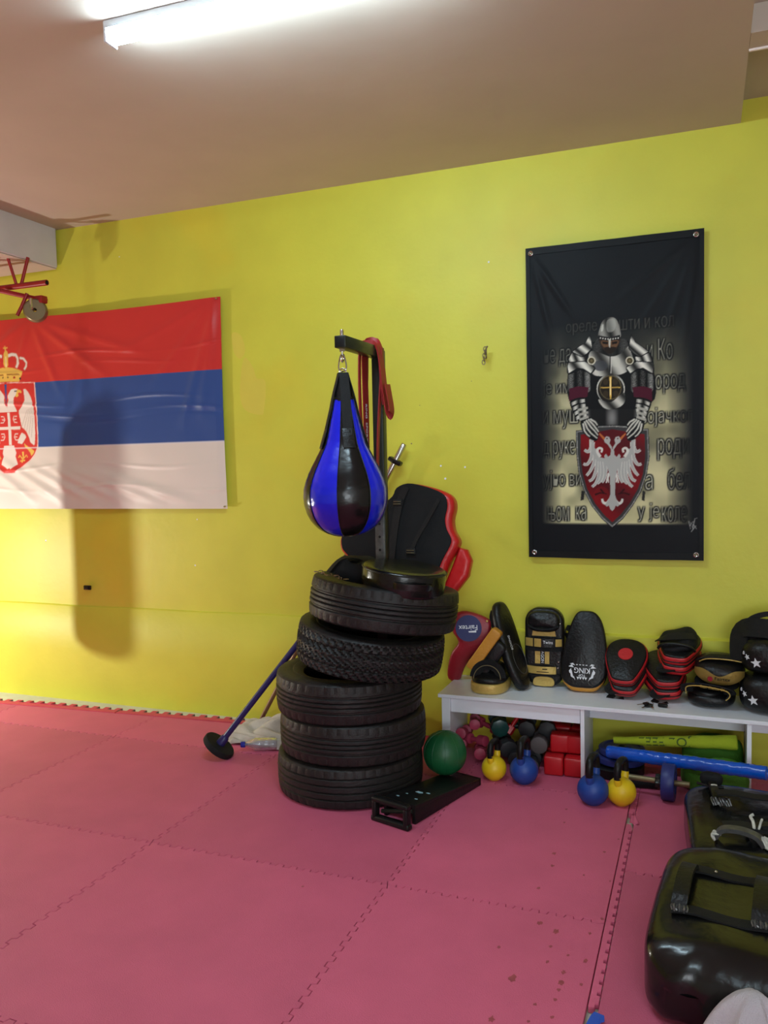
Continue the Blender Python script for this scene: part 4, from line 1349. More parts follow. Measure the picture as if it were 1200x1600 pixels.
# chain and black cloth in the topmost tyre
t = thing('chain', 'tarnished chain lying on the rim of the topmost tyre', 'chain', (-1.56, -.80, .982))
for k in range(11):
    bm = BM(); tube(bm, [(.011 * math.cos(a), .0065 * math.sin(a), 0) for a in [2 * PI * i / 12 for i in range(12)]], .0022, 6, closed=True)
    f = k / 10
    bmesh.ops.transform(bm, matrix=T(-.07 + .17 * f, -.04 - .06 * f + .02 * math.sin(k * 1.3), .012 - .022 * f) @ R(rad(-20 + 40 * math.sin(k * 2.0)), 'Z') @ R(rad(75 * (k % 2)), 'X'), verts=bm.verts)
    obj('chain_link', bm, 'bar_brown', t)
t = thing('folded_strap', 'crumpled black strap heaped inside the topmost tyre behind the chain', 'strap', (-1.50, -.66, .93))
bm = BM(); superbox(bm, (.27, .18, .12), 2.6, 30, 16, T(0, 0, .035) @ R(rad(7), 'Y'), lambda v: v + Vector((0, 0, .012 * math.sin(v.x * 60 + v.y * 30) + .008 * math.sin(v.y * 90)))); obj('heap', bm, 'matt_black', t)
for k in range(3):
    bm = BM(); tube(bm, cr([(-.13 + .03 * k, -.09, .03), (-.06, -.05 + .02 * k, .11 - .01 * k), (.04, -.02 + .03 * k, .105), (.12, -.08 + .03 * k, .05)], 5, False), 1, flat=(.03, .004), up=(0, -.3, 1)); obj('strap_end', bm, 'webbing', t)

# ------------------------------------------------------------------ body protector behind, leaning on the wall
vs = thing('body_protector', 'red body protector with black lining and straps standing on the tyres against the wall', 'body protector', (-1.36, -.30, .90), (rad(-9), 0, 0))
def vz(p): return ((p[0] - 540) * .00345 - .385, (908 - p[1]) / 335.0 + (p[0] - 640) * .0001)
outl = [(606, 785), (622, 772), (628, 758), (645, 751), (668, 756), (692, 766), (703, 776), (706, 792), (703, 812), (706, 830), (713, 845), (711, 858), (700, 882), (690, 912), (672, 930), (600, 934), (580, 900), (556, 872), (545, 858), (544, 838), (556, 822), (572, 806), (590, 792)]
oz = [vz(p) for p in outl]
def wrap(v):
    return Vector((v.x, v.y, v.z + .42 * max(0, abs(v.x + .02) - .06) ** 2 * 0))
ol2 = [(v.x, v.y) for v in cr(oz, 3)]
bm = BM(); pad(bm, [(x * 1.0, y) for x, y in ol2], .012, .005, .0, 0, FRONT @ T(0, 0, .052)); obj('lining', bm, 'matt_black', vs)
cx_, cy_ = sum(p[0] for p in ol2) / len(ol2), sum(p[1] for p in ol2) / len(ol2)
big = [(cx_ + (x - cx_) * 1.055 + (.012 if x > cx_ else -.004), cy_ + (y - cy_) * 1.02 - .004) for x, y in ol2]
bm = BM(); pad(bm, big, .098, .028, 0, .02, FRONT @ T(0.006, 0, 0)); obj('shell', bm, 'red_leather', vs)
bm = BM(); pad(bm, [vz(p) for p in ((716, 858), (728, 862), (735, 880), (731, 906), (715, 930), (700, 945), (694, 925), (706, 892))], .075, .025, 0, 0, FRONT @ T(0.012, 0, -.03)); obj('side_wing', bm, 'red_leather', vs)
def vstrap(pts, wd):
    bm = BM(); q = [vz(p) for p in pts]
    tube(bm, cr([(x, -.062 - .006 * math.sin(PI * i / max(1, len(q) - 1)), z) for i, (x, z) in enumerate(q)], 4, False), 1, flat=(wd, .004), up=(0, -1, 0)); return bm
obj('shoulder_strap', vstrap(((644, 757), (637, 776), (632, 800), (628, 832), (624, 880)), .038), 'webbing', vs)
obj('waist_strap', vstrap(((694, 780), (680, 810), (664, 842), (654, 868)), .020), 'webbing', vs)
for p, s in (((632, 784), (.048, .03)), ((655, 866), (.05, .03))):
    x, z = vz(p); bm = BM(); box(bm, (x, -.070, z), (s[0], .010, s[1]), .003)
    b = obj('buckle', bm, 'black_plastic', vs)
    bm = BM(); box(bm, (x, -.0765, z + .006), (s[0] * .8, .003, .003), .001); box(bm, (x, -.0765, z - .006), (s[0] * .8, .003, .003), .001); obj('buckle_bar', bm, 'castor', b)

# ------------------------------------------------------------------ bars leaning behind the stack
def bar(name, label, cat, a, b, r, m, parts):
    a, b = Vector(a), Vector(b); L = (b - a).length
    q = (b - a).to_track_quat('Z', 'Y')
    t = thing(name, label, cat, a, q.to_euler())
    bm = BM(); lathe(bm, [(0, 0), (r, 0), (r, L), (0, L)], 16); obj('shaft', bm, m, t)
    for nm, pr_, mm in parts:
        bm = BM(); lathe(bm, pr_, 28); obj(nm, bm, mm, t)
    return t, L
_, L = bar('barbell_bar', 'steel barbell bar with a black collar leaning on the wall behind the post', 'barbell bar', (-2.375, -.095, .014), (-1.487, -.030, 1.575), .0125, 'bar_brown', [])
t = _
bm = BM(); lathe(bm, [(0, L - .30), (.0145, L - .30), (.0155, L - .29), (.0155, L - .006), (.012, L), (0, L)], 20); obj('sleeve', bm, 'steel', t)
bm = BM(); lathe(bm, [(.016, L - .115), (.040, L - .115), (.043, L - .110), (.043, L - .098), (.040, L - .093), (.016, L - .093)], 6, closed=True); obj('collar', bm, 'black_plastic', t)
bar('steel_rod', 'thin bright steel rod leaning behind the tyres, tip on the mat at their left', 'rod', (-1.95, -.655, .008), (-1.735, -.205, 1.03), .0105, 'steel', [('tip', [(0, -.004), (.010, -.004), (.0115, 0), (.0115, .03), (0, .03)], 'steel')])
t, L = bar('round_base_pole', 'dark blue pole with a tilted round black base leaning behind the tyres', 'pole', (-2.295, -.655, .062), (-1.745, -.475, .78), .0155, 'pole_blue', [('base_plate', [(0, -.020), (.082, -.020), (.086, -.016), (.087, .006), (.083, .012), (0, .012)], 'matt_black'), ('flange', [(0, .010), (.024, .010), (.022, .05), (.0155, .06), (0, .06)], 'pole_blue')])

# ------------------------------------------------------------------ white bench along the wall
bn = thing('low_bench', 'long low white melamine bench against the yellow wall, carrying the pads', 'bench', (-0.35, -0.19, 0))
def bl(x, y, z): return (x + .35, y + .19, z)
BT = .345
bm = BM(); box(bm, bl(-.275, -.198, BT - .009), (1.87, .380, .018), .0015, 1); obj('top', bm, 'white_board', bn)
for nm, x, th in (('side_panel', -1.172, .042), ('divider', -.518, .018), ('divider', .184, .018), ('side_panel', .640, .018)):
    bm = BM(); box(bm, bl(x, -.225, (BT - .018) / 2), (th, .312, BT - .018), .001, 1); obj(nm, bm, 'white_board', bn)
bm = BM(); box(bm, bl(-.840, -.358, BT - .018 - .036), (.62, .018, .072), .001, 1); obj('apron', bm, 'white_board', bn)
bm = BM(); box(bm, bl(-.167, -.19, BT - .018 - .046), (.682, .018, .092), .001, 1); obj('apron', bm, 'white_board', bn)
bm = BM(); box(bm, bl(.41, -.19, BT - .018 - .046), (.43, .018, .092), .001, 1); obj('apron', bm, 'white_board', bn)

BZ = BT
# red curved pad with the round navy patch (behind the tyres)
t = thing('kick_pad', 'red curved kick pad with a round navy patch, at the bench end beside the tyres', 'kick pad', (-1.150, -.20, BZ), (rad(-8), rad(11), rad(8)))
def red_bend(v): return Vector((v.x, v.y, v.z - 1.3 * (v.y - .30) ** 2 + .0))
o1 = [(-.075, .0), (-.085, .07), (-.075, .15), (-.05, .21), (-.095, .265), (-.09, .345), (-.04, .372), (.06, .362), (.098, .332), (.100, .235), (.075, .195), (.03, .15), (.0, .08), (-.02, .0)]
bm = BM(); pad(bm, [(v.x, v.y) for v in cr(o1, 3)], .05, .018, .004, 0, FRONT, bend=red_bend); obj('shell', bm, 'dark_red', t)
bm = BM(); prism(bm, [(.066 * math.cos(2 * PI * i / 36) - .01, .066 * math.sin(2 * PI * i / 36) + .290) for i in range(36)], .022, .0305, FRONT); pt = obj('patch', bm, 'logo_blue', t)
obj('lettering', text_bm('Fairtex', .036, .95, .0008, .006, FRONT @ T(-.012, .294, .0315) @ R(PI + rad(14), 'Z')), 'white_ink', pt, smooth=0)
bm = BM(); prism(bm, [(.050, .318), (.012, .306), (.016, .300), (.052, .308)], .0305, .0315, FRONT @ T(-.02, -.03, 0)); obj('swash', bm, 'white_ink', pt, smooth=0)
bm = BM(); lathe(bm, [(0, .003), (.004, .003), (.006, 0)], 12, FRONT @ T(.074, .345, .026)); obj('stud', bm, 'gold', t)
# black pad with an ochre edge tipped between them
t = thing('kick_pad', 'black kick pad with an ochre side, tipped over beside the red pad', 'kick pad', (-1.093, -.265, BZ + .080), (rad(-3), rad(35), 0))
bm = BM(); pad(bm, rrect(.075, .21, .03, 5), .060, .014, .003, 0, FRONT @ T(.050, .125, -.02)); obj('cushion', bm, 'leather', t)
bm = BM(); pad(bm, rrect(.056, .240, .014, 4), .060, .008, .001, 0, FRONT @ T(.0, .150, -.008)); obj('ochre_side', bm, 'ochre', t)
bm = BM(); tube(bm, [FRONT @ Vector((.033, .04 + .19 * i / 10, .014)) for i in range(11)], .003, 6); obj('seam', bm, 'leather', t)
# thin black shield leaning, seen on edge
t = thing('kick_shield', 'long thin black kick shield with a hand slot, leaning sideways on the wall', 'kick shield', (-.826, -.205, BZ), (0, rad(-23), rad(-32)))
def sh_bend(v): return Vector((v.x, v.y, v.z + .12 * (v.y - .22) ** 2))
X = R(rad(106), 'Z') @ FRONT
bm = BM(); pad(bm, [(x, y + .225) for x, y in oval(.165, .45, 44, 2.6)], .050, .022, .006, 0, X, bend=sh_bend); obj('cushion', bm, 'leather', t)
bm = BM(); tube(bm, cr([X @ Vector((-.02, .30, -.028)), X @ Vector((-.02, .33, -.040)), X @ Vector((-.02, .38, -.040)), X @ Vector((-.02, .41, -.022))], 5, False), 1, flat=(.03, .01), up=X.to_3x3() @ Vector((1, 0, 0))); obj('handle', bm, 'webbing', t)
bm = BM()
tube(bm, [X @ sh_bend(Vector((.055 * math.cos(a), .15 + .075 * math.sin(a), .0315))) for a in [2 * PI * i / 40 for i in range(40)]], .0014, 5, closed=True); rgn = obj('ring_print', bm, 'grey_tape', t)
obj('lettering', text_bm('BOXING', .024, .8, .0007, 0, X @ T(-.045, .235, .0335) @ R(PI / 2, 'Z')), 'white_ink', t, smooth=0)
# black pad with gold side lying with a looped strap
t = thing('strike_mitt', 'black thick mitt with gold side and looped wrist strap lying on the bench', 'mitt', (-.985, -.255, BZ), (0, 0, rad(4)))
bm = BM(); pad(bm, oval(.188, .30, 40, 2.8), .050, .012, .0, 0, T(0, .06, .0255)); obj('gold_side', bm, 'gold', t)
bm = BM(); pad(bm, oval(.180, .29, 40, 2.8), .030, .014, .022, 0, T(0, .06, .062)); obj('cushion', bm, 'leather', t)
bm = BM(); tube(bm, [(.064 * math.cos(a), -.035 + .05 * math.sin(a) * .3, .072 + .062 * math.sin(a)) for a in [PI * i / 16 for i in range(17)]], 1, flat=(.05, .008), up=(0, 1, .2)); obj('strap_loop', bm, 'webbing', t)
bm = BM(); tube(bm, [(.066 * math.cos(a), -.060 + .05 * math.sin(a) * .3, .072 + .063 * math.sin(a)) for a in [PI * i / 16 for i in range(17)]], .0022, 6); obj('strap_piping', bm, 'castor', t)
bm = BM(); box(bm, (.03, .08, .13), (.04, .05, .03), .008, X=R(rad(12), 'Y')); obj('gold_tab', bm, 'gold', t)
bm = BM(); superbox(bm, (.13, .15, .09), 3, 24, 14, T(.01, .08, .095)); obj('forearm_cuff', bm, 'leather', t)

# forearm pad, strap side to the front
t = thing('forearm_pad', 'black and gold strapped forearm pad standing upright with its straps facing out', 'forearm pad', (-.742, -.085, BZ), (rad(-4), 0, rad(2)))
bm = BM(); pad(bm, [(x, y + .196) for x, y in rrect(.192, .39, .07, 7)], .07, .018, 0, 0, FRONT); obj('body', bm, 'leather', t)
bm = BM(); pad(bm, [(x, y + .325) for x, y in oval(.160, .105, 32, 3)], .05, .022, .012, 0, FRONT @ T(0, 0, .045)); obj('top_cushion', bm, 'leather', t)
bm = BM(); tube(bm, cr([(-.075, -.064, .305), (-.04, -.078, .292), (0, -.084, .289), (.04, -.078, .292), (.075, -.064, .305)], 4, False), .006, 8); obj('cushion_seam', bm, 'matt_black', t)
bm = BM(); prism(bm, [(-.058, .252), (.060, .252), (.054, .282), (.040, .292), (-.044, .292), (-.054, .278)], .034, .042, FRONT); obj('gold_panel', bm, 'gold', t, smooth=0)
def arch(z, wd, th, bul, x0=-.092, x1=.092, m='gold', nm='strap'):
    bm = BM(); pts = []
    for i in range(15):
        f = i / 14; x = x0 + (x1 - x0) * f
        g = (x + .092) / .184
        pts.append((x, -.034 - bul * math.sin(PI * min(1, max(0, g))) ** .7, z))
    tube(bm, pts, 1, flat=(wd, th), up=(0, -1, 0)); return obj(nm, bm, m, t)
arch(.222, .046, .006, .034, m='matt_black', nm='strap_backing')
arch(.222, .040, .004, .041, -.088, -.050, nm='gold_strap'); arch(.222, .040, .004, .041, -.042, -.008, nm='gold_strap'); arch(.222, .036, .004, .041, .060, .088, nm='gold_strap')
lp = arch(.222, .042, .004, .042, -.004, .054, m='leather', nm='label_patch')
obj('lettering', text_bm('Twins', .021, .95, .0007, .004, FRONT @ T(.026, .226, .0788)), 'white_ink', lp, smooth=0)
arch(.190, .022, .005, .030, m='matt_black', nm='strap_backing')
bm = BM(); prism(bm, [(-.042, .115), (.028, .115), (.028, .182), (-.042, .182)], .034, .046, FRONT); vpn = obj('gold_panel', bm, 'gold', t, smooth=0)
bm = BM(); prism(bm, [(-.016, .110), (.006, .110), (.006, .186), (-.016, .186)], .046, .048, FRONT); obj('dark_stripe', bm, 'leather', vpn, smooth=0)
obj('lettering', text_bm('AGON', .020, 1.0, .0007, .004, FRONT @ T(-.005, .148, .0492) @ R(-PI / 2, 'Z')), 'white_ink', vpn, smooth=0)
arch(.086, .036, .005, .036, -.090, .062, nm='gold_strap'); arch(.062, .012, .006, .030, -.088, .085, m='matt_black', nm='strap_backing')
bm = BM(); prism(bm, [(-.002, .095), (.022, .095), (.022, .090), (-.002, .090)], .0745, .0752, FRONT); prism(bm, [(-.03, .080), (.03, .080), (.03, .077), (-.03, .077)], .0748, .0754, FRONT); obj('strap_print', bm, 'matt_black', t, smooth=0)
bm = BM(); prism(bm, [(v.x, v.y) for v in cr([(-.050, .010), (-.046, .040), (-.02, .050), (.02, .050), (.048, .040), (.050, .010), (.02, .004), (-.02, .004)], 3)], .034, .046, FRONT); obj('gold_flap', bm, 'gold', t, smooth=40)
for x, z in ((.07, .20), (.072, .125), (.068, .095), (-.075, .31), (.078, .315)):
    bm = BM(); lathe(bm, [(0, .003), (.003, .0025), (.0045, 0)], 10, FRONT @ T(x, z, .035)); obj('rivet', bm, 'steel', t)

# forearm pad, striking face to the front, printed
t = thing('forearm_pad', 'black egg-shaped forearm pad with ochre rim and a white print upside down', 'forearm pad', (-.545, -.155, BZ + .004), (rad(-16), rad(1.5), rad(3)))
eg = [(v.x, v.y) for v in cr([(-.055, .003), (-.096, .040), (-.104, .10), (-.092, .20), (-.070, .30), (-.040, .375), (.0, .388), (.045, .380), (.078, .33), (.096, .24), (.104, .13), (.098, .055), (.060, .006), (0, -.002)], 4)]
bm = BM(); pad(bm, eg, .058, .014, 0, 0, FRONT); obj('ochre_side', bm, 'ochre', t)
eg = [(x * 1.10, y) for x, y in eg]
eg2 = [((x) * .955, .200 + (y - .192) * .955) for x, y in eg]
bm = BM(); pad(bm, eg2, .03, .014, .020, 0, FRONT @ T(0, 0, .026)); obj('face', bm, 'leather', t)
bm = BM(); pad(bm, [(x * .96, .192 + (y - .192) * .97) for x, y in eg], .03, .012, 0, .03, FRONT @ T(0, 0, -.03)); obj('back', bm, 'leather', t)
def face_z(x, y): 
    f = min(1.0, math.hypot(x / .115, (y - .20) / .185)); return .041 + .020 * (1 - f * f * .8) + .0022
def onface(x, y, z): return Vector((x, y, face_z(x, y) + z))
RX = T(-.004, .092, 0) @ R(PI, 'Z') @ Matrix.Diagonal((.84, .9, 1, 1))
def print_text(s, size, xs, dx, dy, bold):
    V, F = text_mesh(s, size, xs, bold); bm = BM()
    vs_ = [bm.verts.new(FRONT @ onface(*((RX @ Vector((x + dx, y + dy, 0)))[:2]), 0.0005)) for x, y in V]
    for f in F:
        try: bm.faces.new([vs_[i] for i in f])
        except ValueError: pass
    return bm
obj('lettering', print_text('KING', .040, .95, 0, -.006, .012), 'white_ink', t, smooth=0)
obj('lettering', print_text('TOP', .018, 1.1, 0, .020, .01), 'white_ink', t, smooth=0)
bm = BM()
def plate(pts):
    q = [FRONT @ onface(*((RX @ Vector((x, y, 0)))[:2]), 0.0005) for x, y in pts]
    c = sum(q, Vector()) / len(q)
    vs_ = [bm.verts.new(v) for v in q]
    bm.faces.new(vs_)
for s in (-1, 1):
    for pts in ([(.042, .040), (.052, .020), (.058, -.004), (.066, .010), (.062, .030)], [(.056, .018), (.062, -.014), (.074, .0), (.070, .012)], [(.046, -.018), (.058, -.034), (.078, -.022), (.064, -.020)], [(.040, -.030), (.052, -.042), (.070, -.038), (.056, -.033)], [(.036, .050), (.044, .028), (.050, .030)]):
        plate([(s * x, y) for x, y in pts])
for x in (-.022, -.008, .008, .022): plate([(x - .008, .030), (x, .044), (x + .008, .030)])
for x in (-.03, -.012, .006, .024): plate([(x, -.036), (x + .012, -.036), (x + .010, -.032), (x + .002, -.032)])
obj('emblem', bm, 'white_ink', t, smooth=0)
bm = BM(); tube(bm, cr([(-.07, .02, .30), (-.095, .035, .30), (-.10, .035, .27), (-.075, .02, .26)], 4, False), 1, flat=(.03, .005), up=(-1, 0, 0)); obj('strap', bm, 'webbing', t)

# focus mitts
pear = [(v.x, v.y) for v in cr([(-.040, .006), (-.060, .030), (-.088, .105), (-.098, .165), (-.082, .222), (-.035, .252), (.035, .252), (.082, .222), (.098, .165), (.088, .105), (.060, .030), (.040, .006), (0, 0)], 4)]
def focus_mitt(label, loc, rot, dot=False, cuff=True, face='leather'):
    t = thing('focus_mitt', label, 'mitt', loc, rot, 'red and black focus mitts')
    bm = BM(); pad(bm, pear, .040, .010, 0, 0, T(0, 0, .020)); obj('red_side', bm, 'mitt_red', t)
    bm = BM(); pad(bm, [(x * .95, .126 + (y - .126) * .955) for x, y in pear], .016, .008, .010, 0, T(0, 0, .040)); fc = obj('face', bm, face, t)
    bm = BM(); tube(bm, [(x * 1.004, .126 + (y - .126) * 1.004, .0205) for x, y in pear], .0028, 6, closed=True); obj('seam', bm, 'leather', t)
    if dot:
        bm = BM(); prism(bm, [(.034 * math.cos(2 * PI * i / 32), .148 + .034 * math.sin(2 * PI * i / 32)) for i in range(32)], .050, .0605, None); obj('target_dot', bm, 'mitt_red', fc, smooth=0)
    if cuff:
        bm = BM(); pad(bm, [(x * .86, .135 + (y - .126) * .80) for x, y in pear], .055, .026, .012, 0, T(0, 0, -.024)); obj('glove_back', bm, 'leather', t)
    bm = BM(); tube(bm, cr([(-.05, .02, -.01), (-.07, -.005, -.018), (-.05, -.018, -.02), (.0, -.004, -.014)], 4, False), 1, flat=(.03, .006), up=(0, 0, 1)); obj('wrist_strap', bm, 'webbing', t)
    return t
focus_mitt('red-sided black focus mitt with a red target dot, on top of its pair', (-.352, -.238, BZ + .062), (rad(40), rad(1), rad(-4)), dot=True, cuff=False)
focus_mitt('red-sided black focus mitt underneath the one with the target dot', (-.346, -.232, BZ + .012), (rad(39), rad(1), rad(-4)), cuff=True)
focus_mitt('red and black focus mitt at the bottom of the heap behind the keys', (-.150, -.235, BZ + .014), (rad(20), rad(-3), rad(8)), cuff=False)
focus_mitt('red and black focus mitt second from the bottom of the heap behind the keys', (-.148, -.235, BZ + .062), (rad(24), rad(-3), rad(8)), cuff=False)
focus_mitt('red and black focus mitt third from the bottom of the heap behind the keys', (-.124, -.215, BZ + .128), (rad(17), rad(2), rad(-6)), cuff=False)
t = focus_mitt('topmost red and black focus mitt of the heap, its open glove pocket facing out', (-.122, -.215, BZ + .172), (rad(19), rad(2), rad(-6)), cuff=False)
bm = BM(); superbox(bm, (.165, .20, .055), 2.6, 30, 14, T(0, .135, .058), lambda v: v + Vector((0, 0, .012 * math.sin(v.x * 40)))); obj('pocket', bm, 'matt_black', t)
bm = BM(); tube(bm, cr([(-.082, .06, .05), (-.06, .05, .078), (0, .046, .090), (.055, .05, .080), (.080, .06, .052)], 5, False), .007, 8); obj('pocket_rim', bm, 'leather', t)
bm = BM(); tube(bm, cr([(-.09, .12, .06), (-.05, .09, .094), (.02, .10, .102), (.07, .13, .088)], 5, False), 1, flat=(.045, .005), up=(0, -.2, 1)); obj('strap', bm, 'webbing', t)

# keys
t = thing('key_bunch', 'bunch of keys with a black fob lying in front of the mitts', 'keys', (-.205, -.325, BZ), (0, 0, 0))
bm = BM(); tube(bm, [(-.025 + .017 * math.cos(a), .035 + .017 * math.sin(a), .008 + .006 * math.sin(a)) for a in [2 * PI * i / 22 for i in range(22)]], .0014, 6, closed=True); obj('ring', bm, 'steel', t)
for k, (a, m) in enumerate(((-115, 'black_plastic'), (-70, 'dark_steel'), (-140, 'black_plastic'))):
    X = T(-.025, .022, .006 + .004 * k) @ R(rad(a), 'Z')
    bm = BM(); prism(bm, [(x + .016, y) for x, y in oval(.030, .024, 18, 2.6)], -.002, .004, X); kk = obj('key', bm, m, t)
    bm = BM(); box(bm, (.046, 0, .001), (.034, .007, .002), .0005, X=X); obj('key_blade', bm, 'steel', kk)
bm = BM(); box(bm, (.030, .028, .010), (.042, .020, .016), .005, X=R(rad(-10), 'Z')); obj('fob', bm, 'black_plastic', t)

# gold and black curved mitts
t = thing('strike_mitt', 'black curved mitt with gold-lined mouth, lowest of the gold pair', 'mitt', (.052, -.205, BZ), (0, 0, rad(-4)))
bm = BM(); superbox(bm, (.205, .25, .075), 2.7, 40, 16, T(-.02, .04, .038)); obj('body', bm, 'leather', t)
bm = BM(); pad(bm, oval(.155, .20, 32), .03, .014, .012, 0, T(-.035, .02, .065)); obj('cushion', bm, 'leather', t)
bm = BM(); tube(bm, cr([(-.118, -.035, .065), (-.115, -.06, .10), (-.07, -.075, .115), (.0, -.078, .112), (.05, -.075, .100), (.062, -.065, .075), (.045, -.07, .055)], 5, False), 1, flat=(.055, .006), up=(0, .25, 1)); obj('mouth_band', bm, 'matt_black', t)
bm = BM(); tube(bm, cr([(-.120, -.062, .062), (-.117, -.088, .098), (-.07, -.104, .112), (.0, -.107, .108), (.05, -.103, .097), (.064, -.092, .075), (.047, -.094, .054)], 5, False), .0028, 6); obj('gold_piping', bm, 'gold', t)
t = thing('strike_mitt', 'gold and black curved mitt with a small dark logo, on top of its pair', 'mitt', (.066, -.20, BZ + .105), (rad(6), rad(2), rad(-2)))
bm = BM(); superbox(bm, (.215, .24, .115), 2.5, 44, 18, T(0, .03, .06)); obj('body', bm, 'leather', t)
def mouth(x, z): 
    return Vector((x, -.098 * math.sqrt(max(.02, 1 - (x / .118) ** 2)) * 1.0 + .026 * abs((z - .052) / .05) ** 2 - .002, z))
bm = BM()
rows = []
for j in range(9):
    row = []
    for i in range(25):
        f = -1 + 2 * i / 24
        x = .104 * f
        top = .094 - .030 * math.exp(-((f + .0) / .45) ** 2) - .018 * f ** 4
        bot = .016 + .036 * f ** 2
        z = bot + (top - bot) * j / 8
        y = .03 - .1265 * max(.02, 1 - abs(x / .1115) ** 2.5 - abs((z - .06) / .062) ** 2.5) ** (1 / 2.5)
        row.append(bm.verts.new((x, y, z)))
    rows.append(row)
for a_, b_ in zip(rows, rows[1:]):
    for i in range(24): bm.faces.new((a_[i], a_[i + 1], b_[i + 1], b_[i]))
bmesh.ops.solidify(bm, geom=list(bm.faces), thickness=.006)
gp = obj('gold_panel', bm, 'gold', t)
obj('lettering', text_bm('Fairtex', .022, 1.05, .0008, .006, FRONT @ T(.014, .054, .0995)), 'leather', gp, smooth=0)
bm = BM(); prism(bm, [(v[0] * 1 - .036, v[1] + .050) for v in oval(.022, .022, 18)], .0935, .0985, FRONT); obj('logo_dot', bm, 'dark_red', gp, smooth=0)
bm = BM(); tube(bm, cr([(-.085, .0, .105), (-.05, -.01, .125), (.03, -.012, .130), (.09, -.004, .122)], 5, False), 1, flat=(.06, .005), up=(0, .1, 1)); obj('hand_strap', bm, 'matt_black', t)
bm = BM(); tube(bm, cr([(-.085, -.03, .103), (-.05, -.042, .123), (.03, -.044, .128), (.09, -.034, .120)], 5, False), .0026, 6); obj('gold_piping', bm, 'gold', t)
bm = BM(); superbox(bm, (.19, .20, .022), 2.6, 30, 8, T(-.01, .02, -.004)); sp = obj('cuff', bm, 'matt_black', t)
obj('lettering', text_bm('Best Choice Of Thai', .019, .85, .0006, .002, FRONT @ T(-.01, .000, .0805) @ R(rad(-4), 'Z')), 'gold', sp, smooth=0)

# shin pads with white stars, stacked
def star_pad(label, loc, rot, H, upper):
    t = thing('shin_guard', label, 'shin guard', loc, rot, 'black star-printed shin guards')
    bm = BM(); superbox(bm, (.30, .26, H), 3.0, 44, 20, T(0, 0, H / 2), lambda v: v + Vector((0, 0, .006 * math.sin(v.x * 30) * math.sin(v.y * 26)))); obj('body', bm, 'leather', t)
    def sf(u, z):      # point on the front-left curve at parameter u
        a = rad(-90 + u); c, s = math.cos(a), math.sin(a); q = 2 / 3.0
        zz = (z - H / 2) / (H / 2); k = (1 - abs(zz) ** 3.0) ** (1 / 3.0)
        return Vector((.15 * k * math.copysign(abs(c) ** q, c), .13 * k * math.copysign(abs(s) ** q, s), z))
    for u, z, r, rt in ((-26, .40 * H, .0225, .2), (-47, .52 * H, .013, .5), (-60, .60 * H, .008, .1), (14, .45 * H, .02, .3)):
        p = sf(u, z); e = .002
        du = (sf(u + 1, z) - sf(u - 1, z)).normalized(); dz = (sf(u, z + e) - sf(u, z - e)).normalized()
        nn = du.cross(dz).normalized()
        X = Matrix(((du.x, dz.x, nn.x, p.x), (du.y, dz.y, nn.y, p.y), (du.z, dz.z, nn.z, p.z), (0, 0, 0, 1)))
        bm = BM(); prism(bm, star(r, rot=rt), -.004, .0025, X); obj('star', bm, 'white_ink', t, smooth=0)
    return t, sf
t, _ = star_pad('black padded shin guard with white stars, lower of the two at the bench end', (.300, -.215, BZ), (0, 0, rad(-6)), .175, False)
t, _ = star_pad('black shin guard with white stars and a folded cuff, upper of the two', (.305, -.205, BZ + .168), (0, 0, rad(-3)), .165, True)
bm = BM(); superbox(bm, (.27, .20, .14), 2.6, 36, 16, T(.0, .03, .155), lambda v: v + Vector((.012 * math.sin(v.z * 40), 0, .010 * math.sin(v.x * 34 + 1)))); obj('cuff', bm, 'matt_black', t)
bm = BM(); tube(bm, cr([(-.150, -.06, .06), (-.158, -.03, .12), (-.148, .0, .185), (-.09, -.04, .205), (.02, -.06, .20)], 5, False), 1, flat=(.09, .007), up=(-.6, -.6, .5)); obj('flap', bm, 'webbing', t)
bm = BM(); tube(bm, cr([(-.120, .02, .20), (-.10, .02, .235), (-.05, .02, .256), (.02, .02, .260), (.08, .02, .245), (.12, .02, .20)], 5, False), 1, flat=(.05, .022), up=(0, .2, 1)); obj('rolled_rim', bm, 'webbing', t)
bm = BM(); tube(bm, cr([(-.085, -.012, .205), (-.06, -.014, .228), (.02, -.014, .234), (.08, -.012, .215)], 5, False), 1, flat=(.03, .006), up=(0, -.4, 1)); obj('lining', bm, 'lime_print', t)

# ------------------------------------------------------------------ kettlebells
def kettlebell(name, label, x, y, r, m, yaw):
    t = thing(name, label, 'kettlebell', (x, y, 0), (0, 0, yaw), 'vinyl kettlebells on the mat')
    bm = BM()
    pr_ = [(0, 0), (.42 * r, 0)]
    for i in range(1, 25):
        an = -PI / 2 + rad(28) + (PI - rad(28)) * i / 24
        pr_.append((max(0, r * math.cos(an)) if i < 24 else 0, r * .98 * (1 + math.sin(an)) - .05 * r))
    lathe(bm, pr_, 40); obj('body', bm, m, t)
    zt = 1.72 * r
    hw = .62 * r
    for s in (-1, 1):
        bm = BM(); tube(bm, cr([(s * .40 * r, 0, 1.25 * r), (s * hw, 0, 1.72 * r), (s * (hw + .10 * r), 0, 2.15 * r)], 5, False), [.34 * r] * 4 + [.27 * r] * 4 + [.25 * r] * 3, 14)
        obj('horn', bm, m, t)
    path = cr([(-(hw + .09 * r), 0, 2.0 * r), (-(hw + .12 * r), 0, 2.45 * r), (-.60 * r, 0, 2.92 * r), (-.2 * r, 0, 3.08 * r), (.2 * r, 0, 3.08 * r), (.60 * r, 0, 2.92 * r), (hw + .12 * r, 0, 2.45 * r), (hw + .09 * r, 0, 2.0 * r)], 4, False)
    bm = BM(); tube(bm, path, .245 * r, 14); obj('handle', bm, 'dark_steel' if False else 'black_plastic', t)
    return t
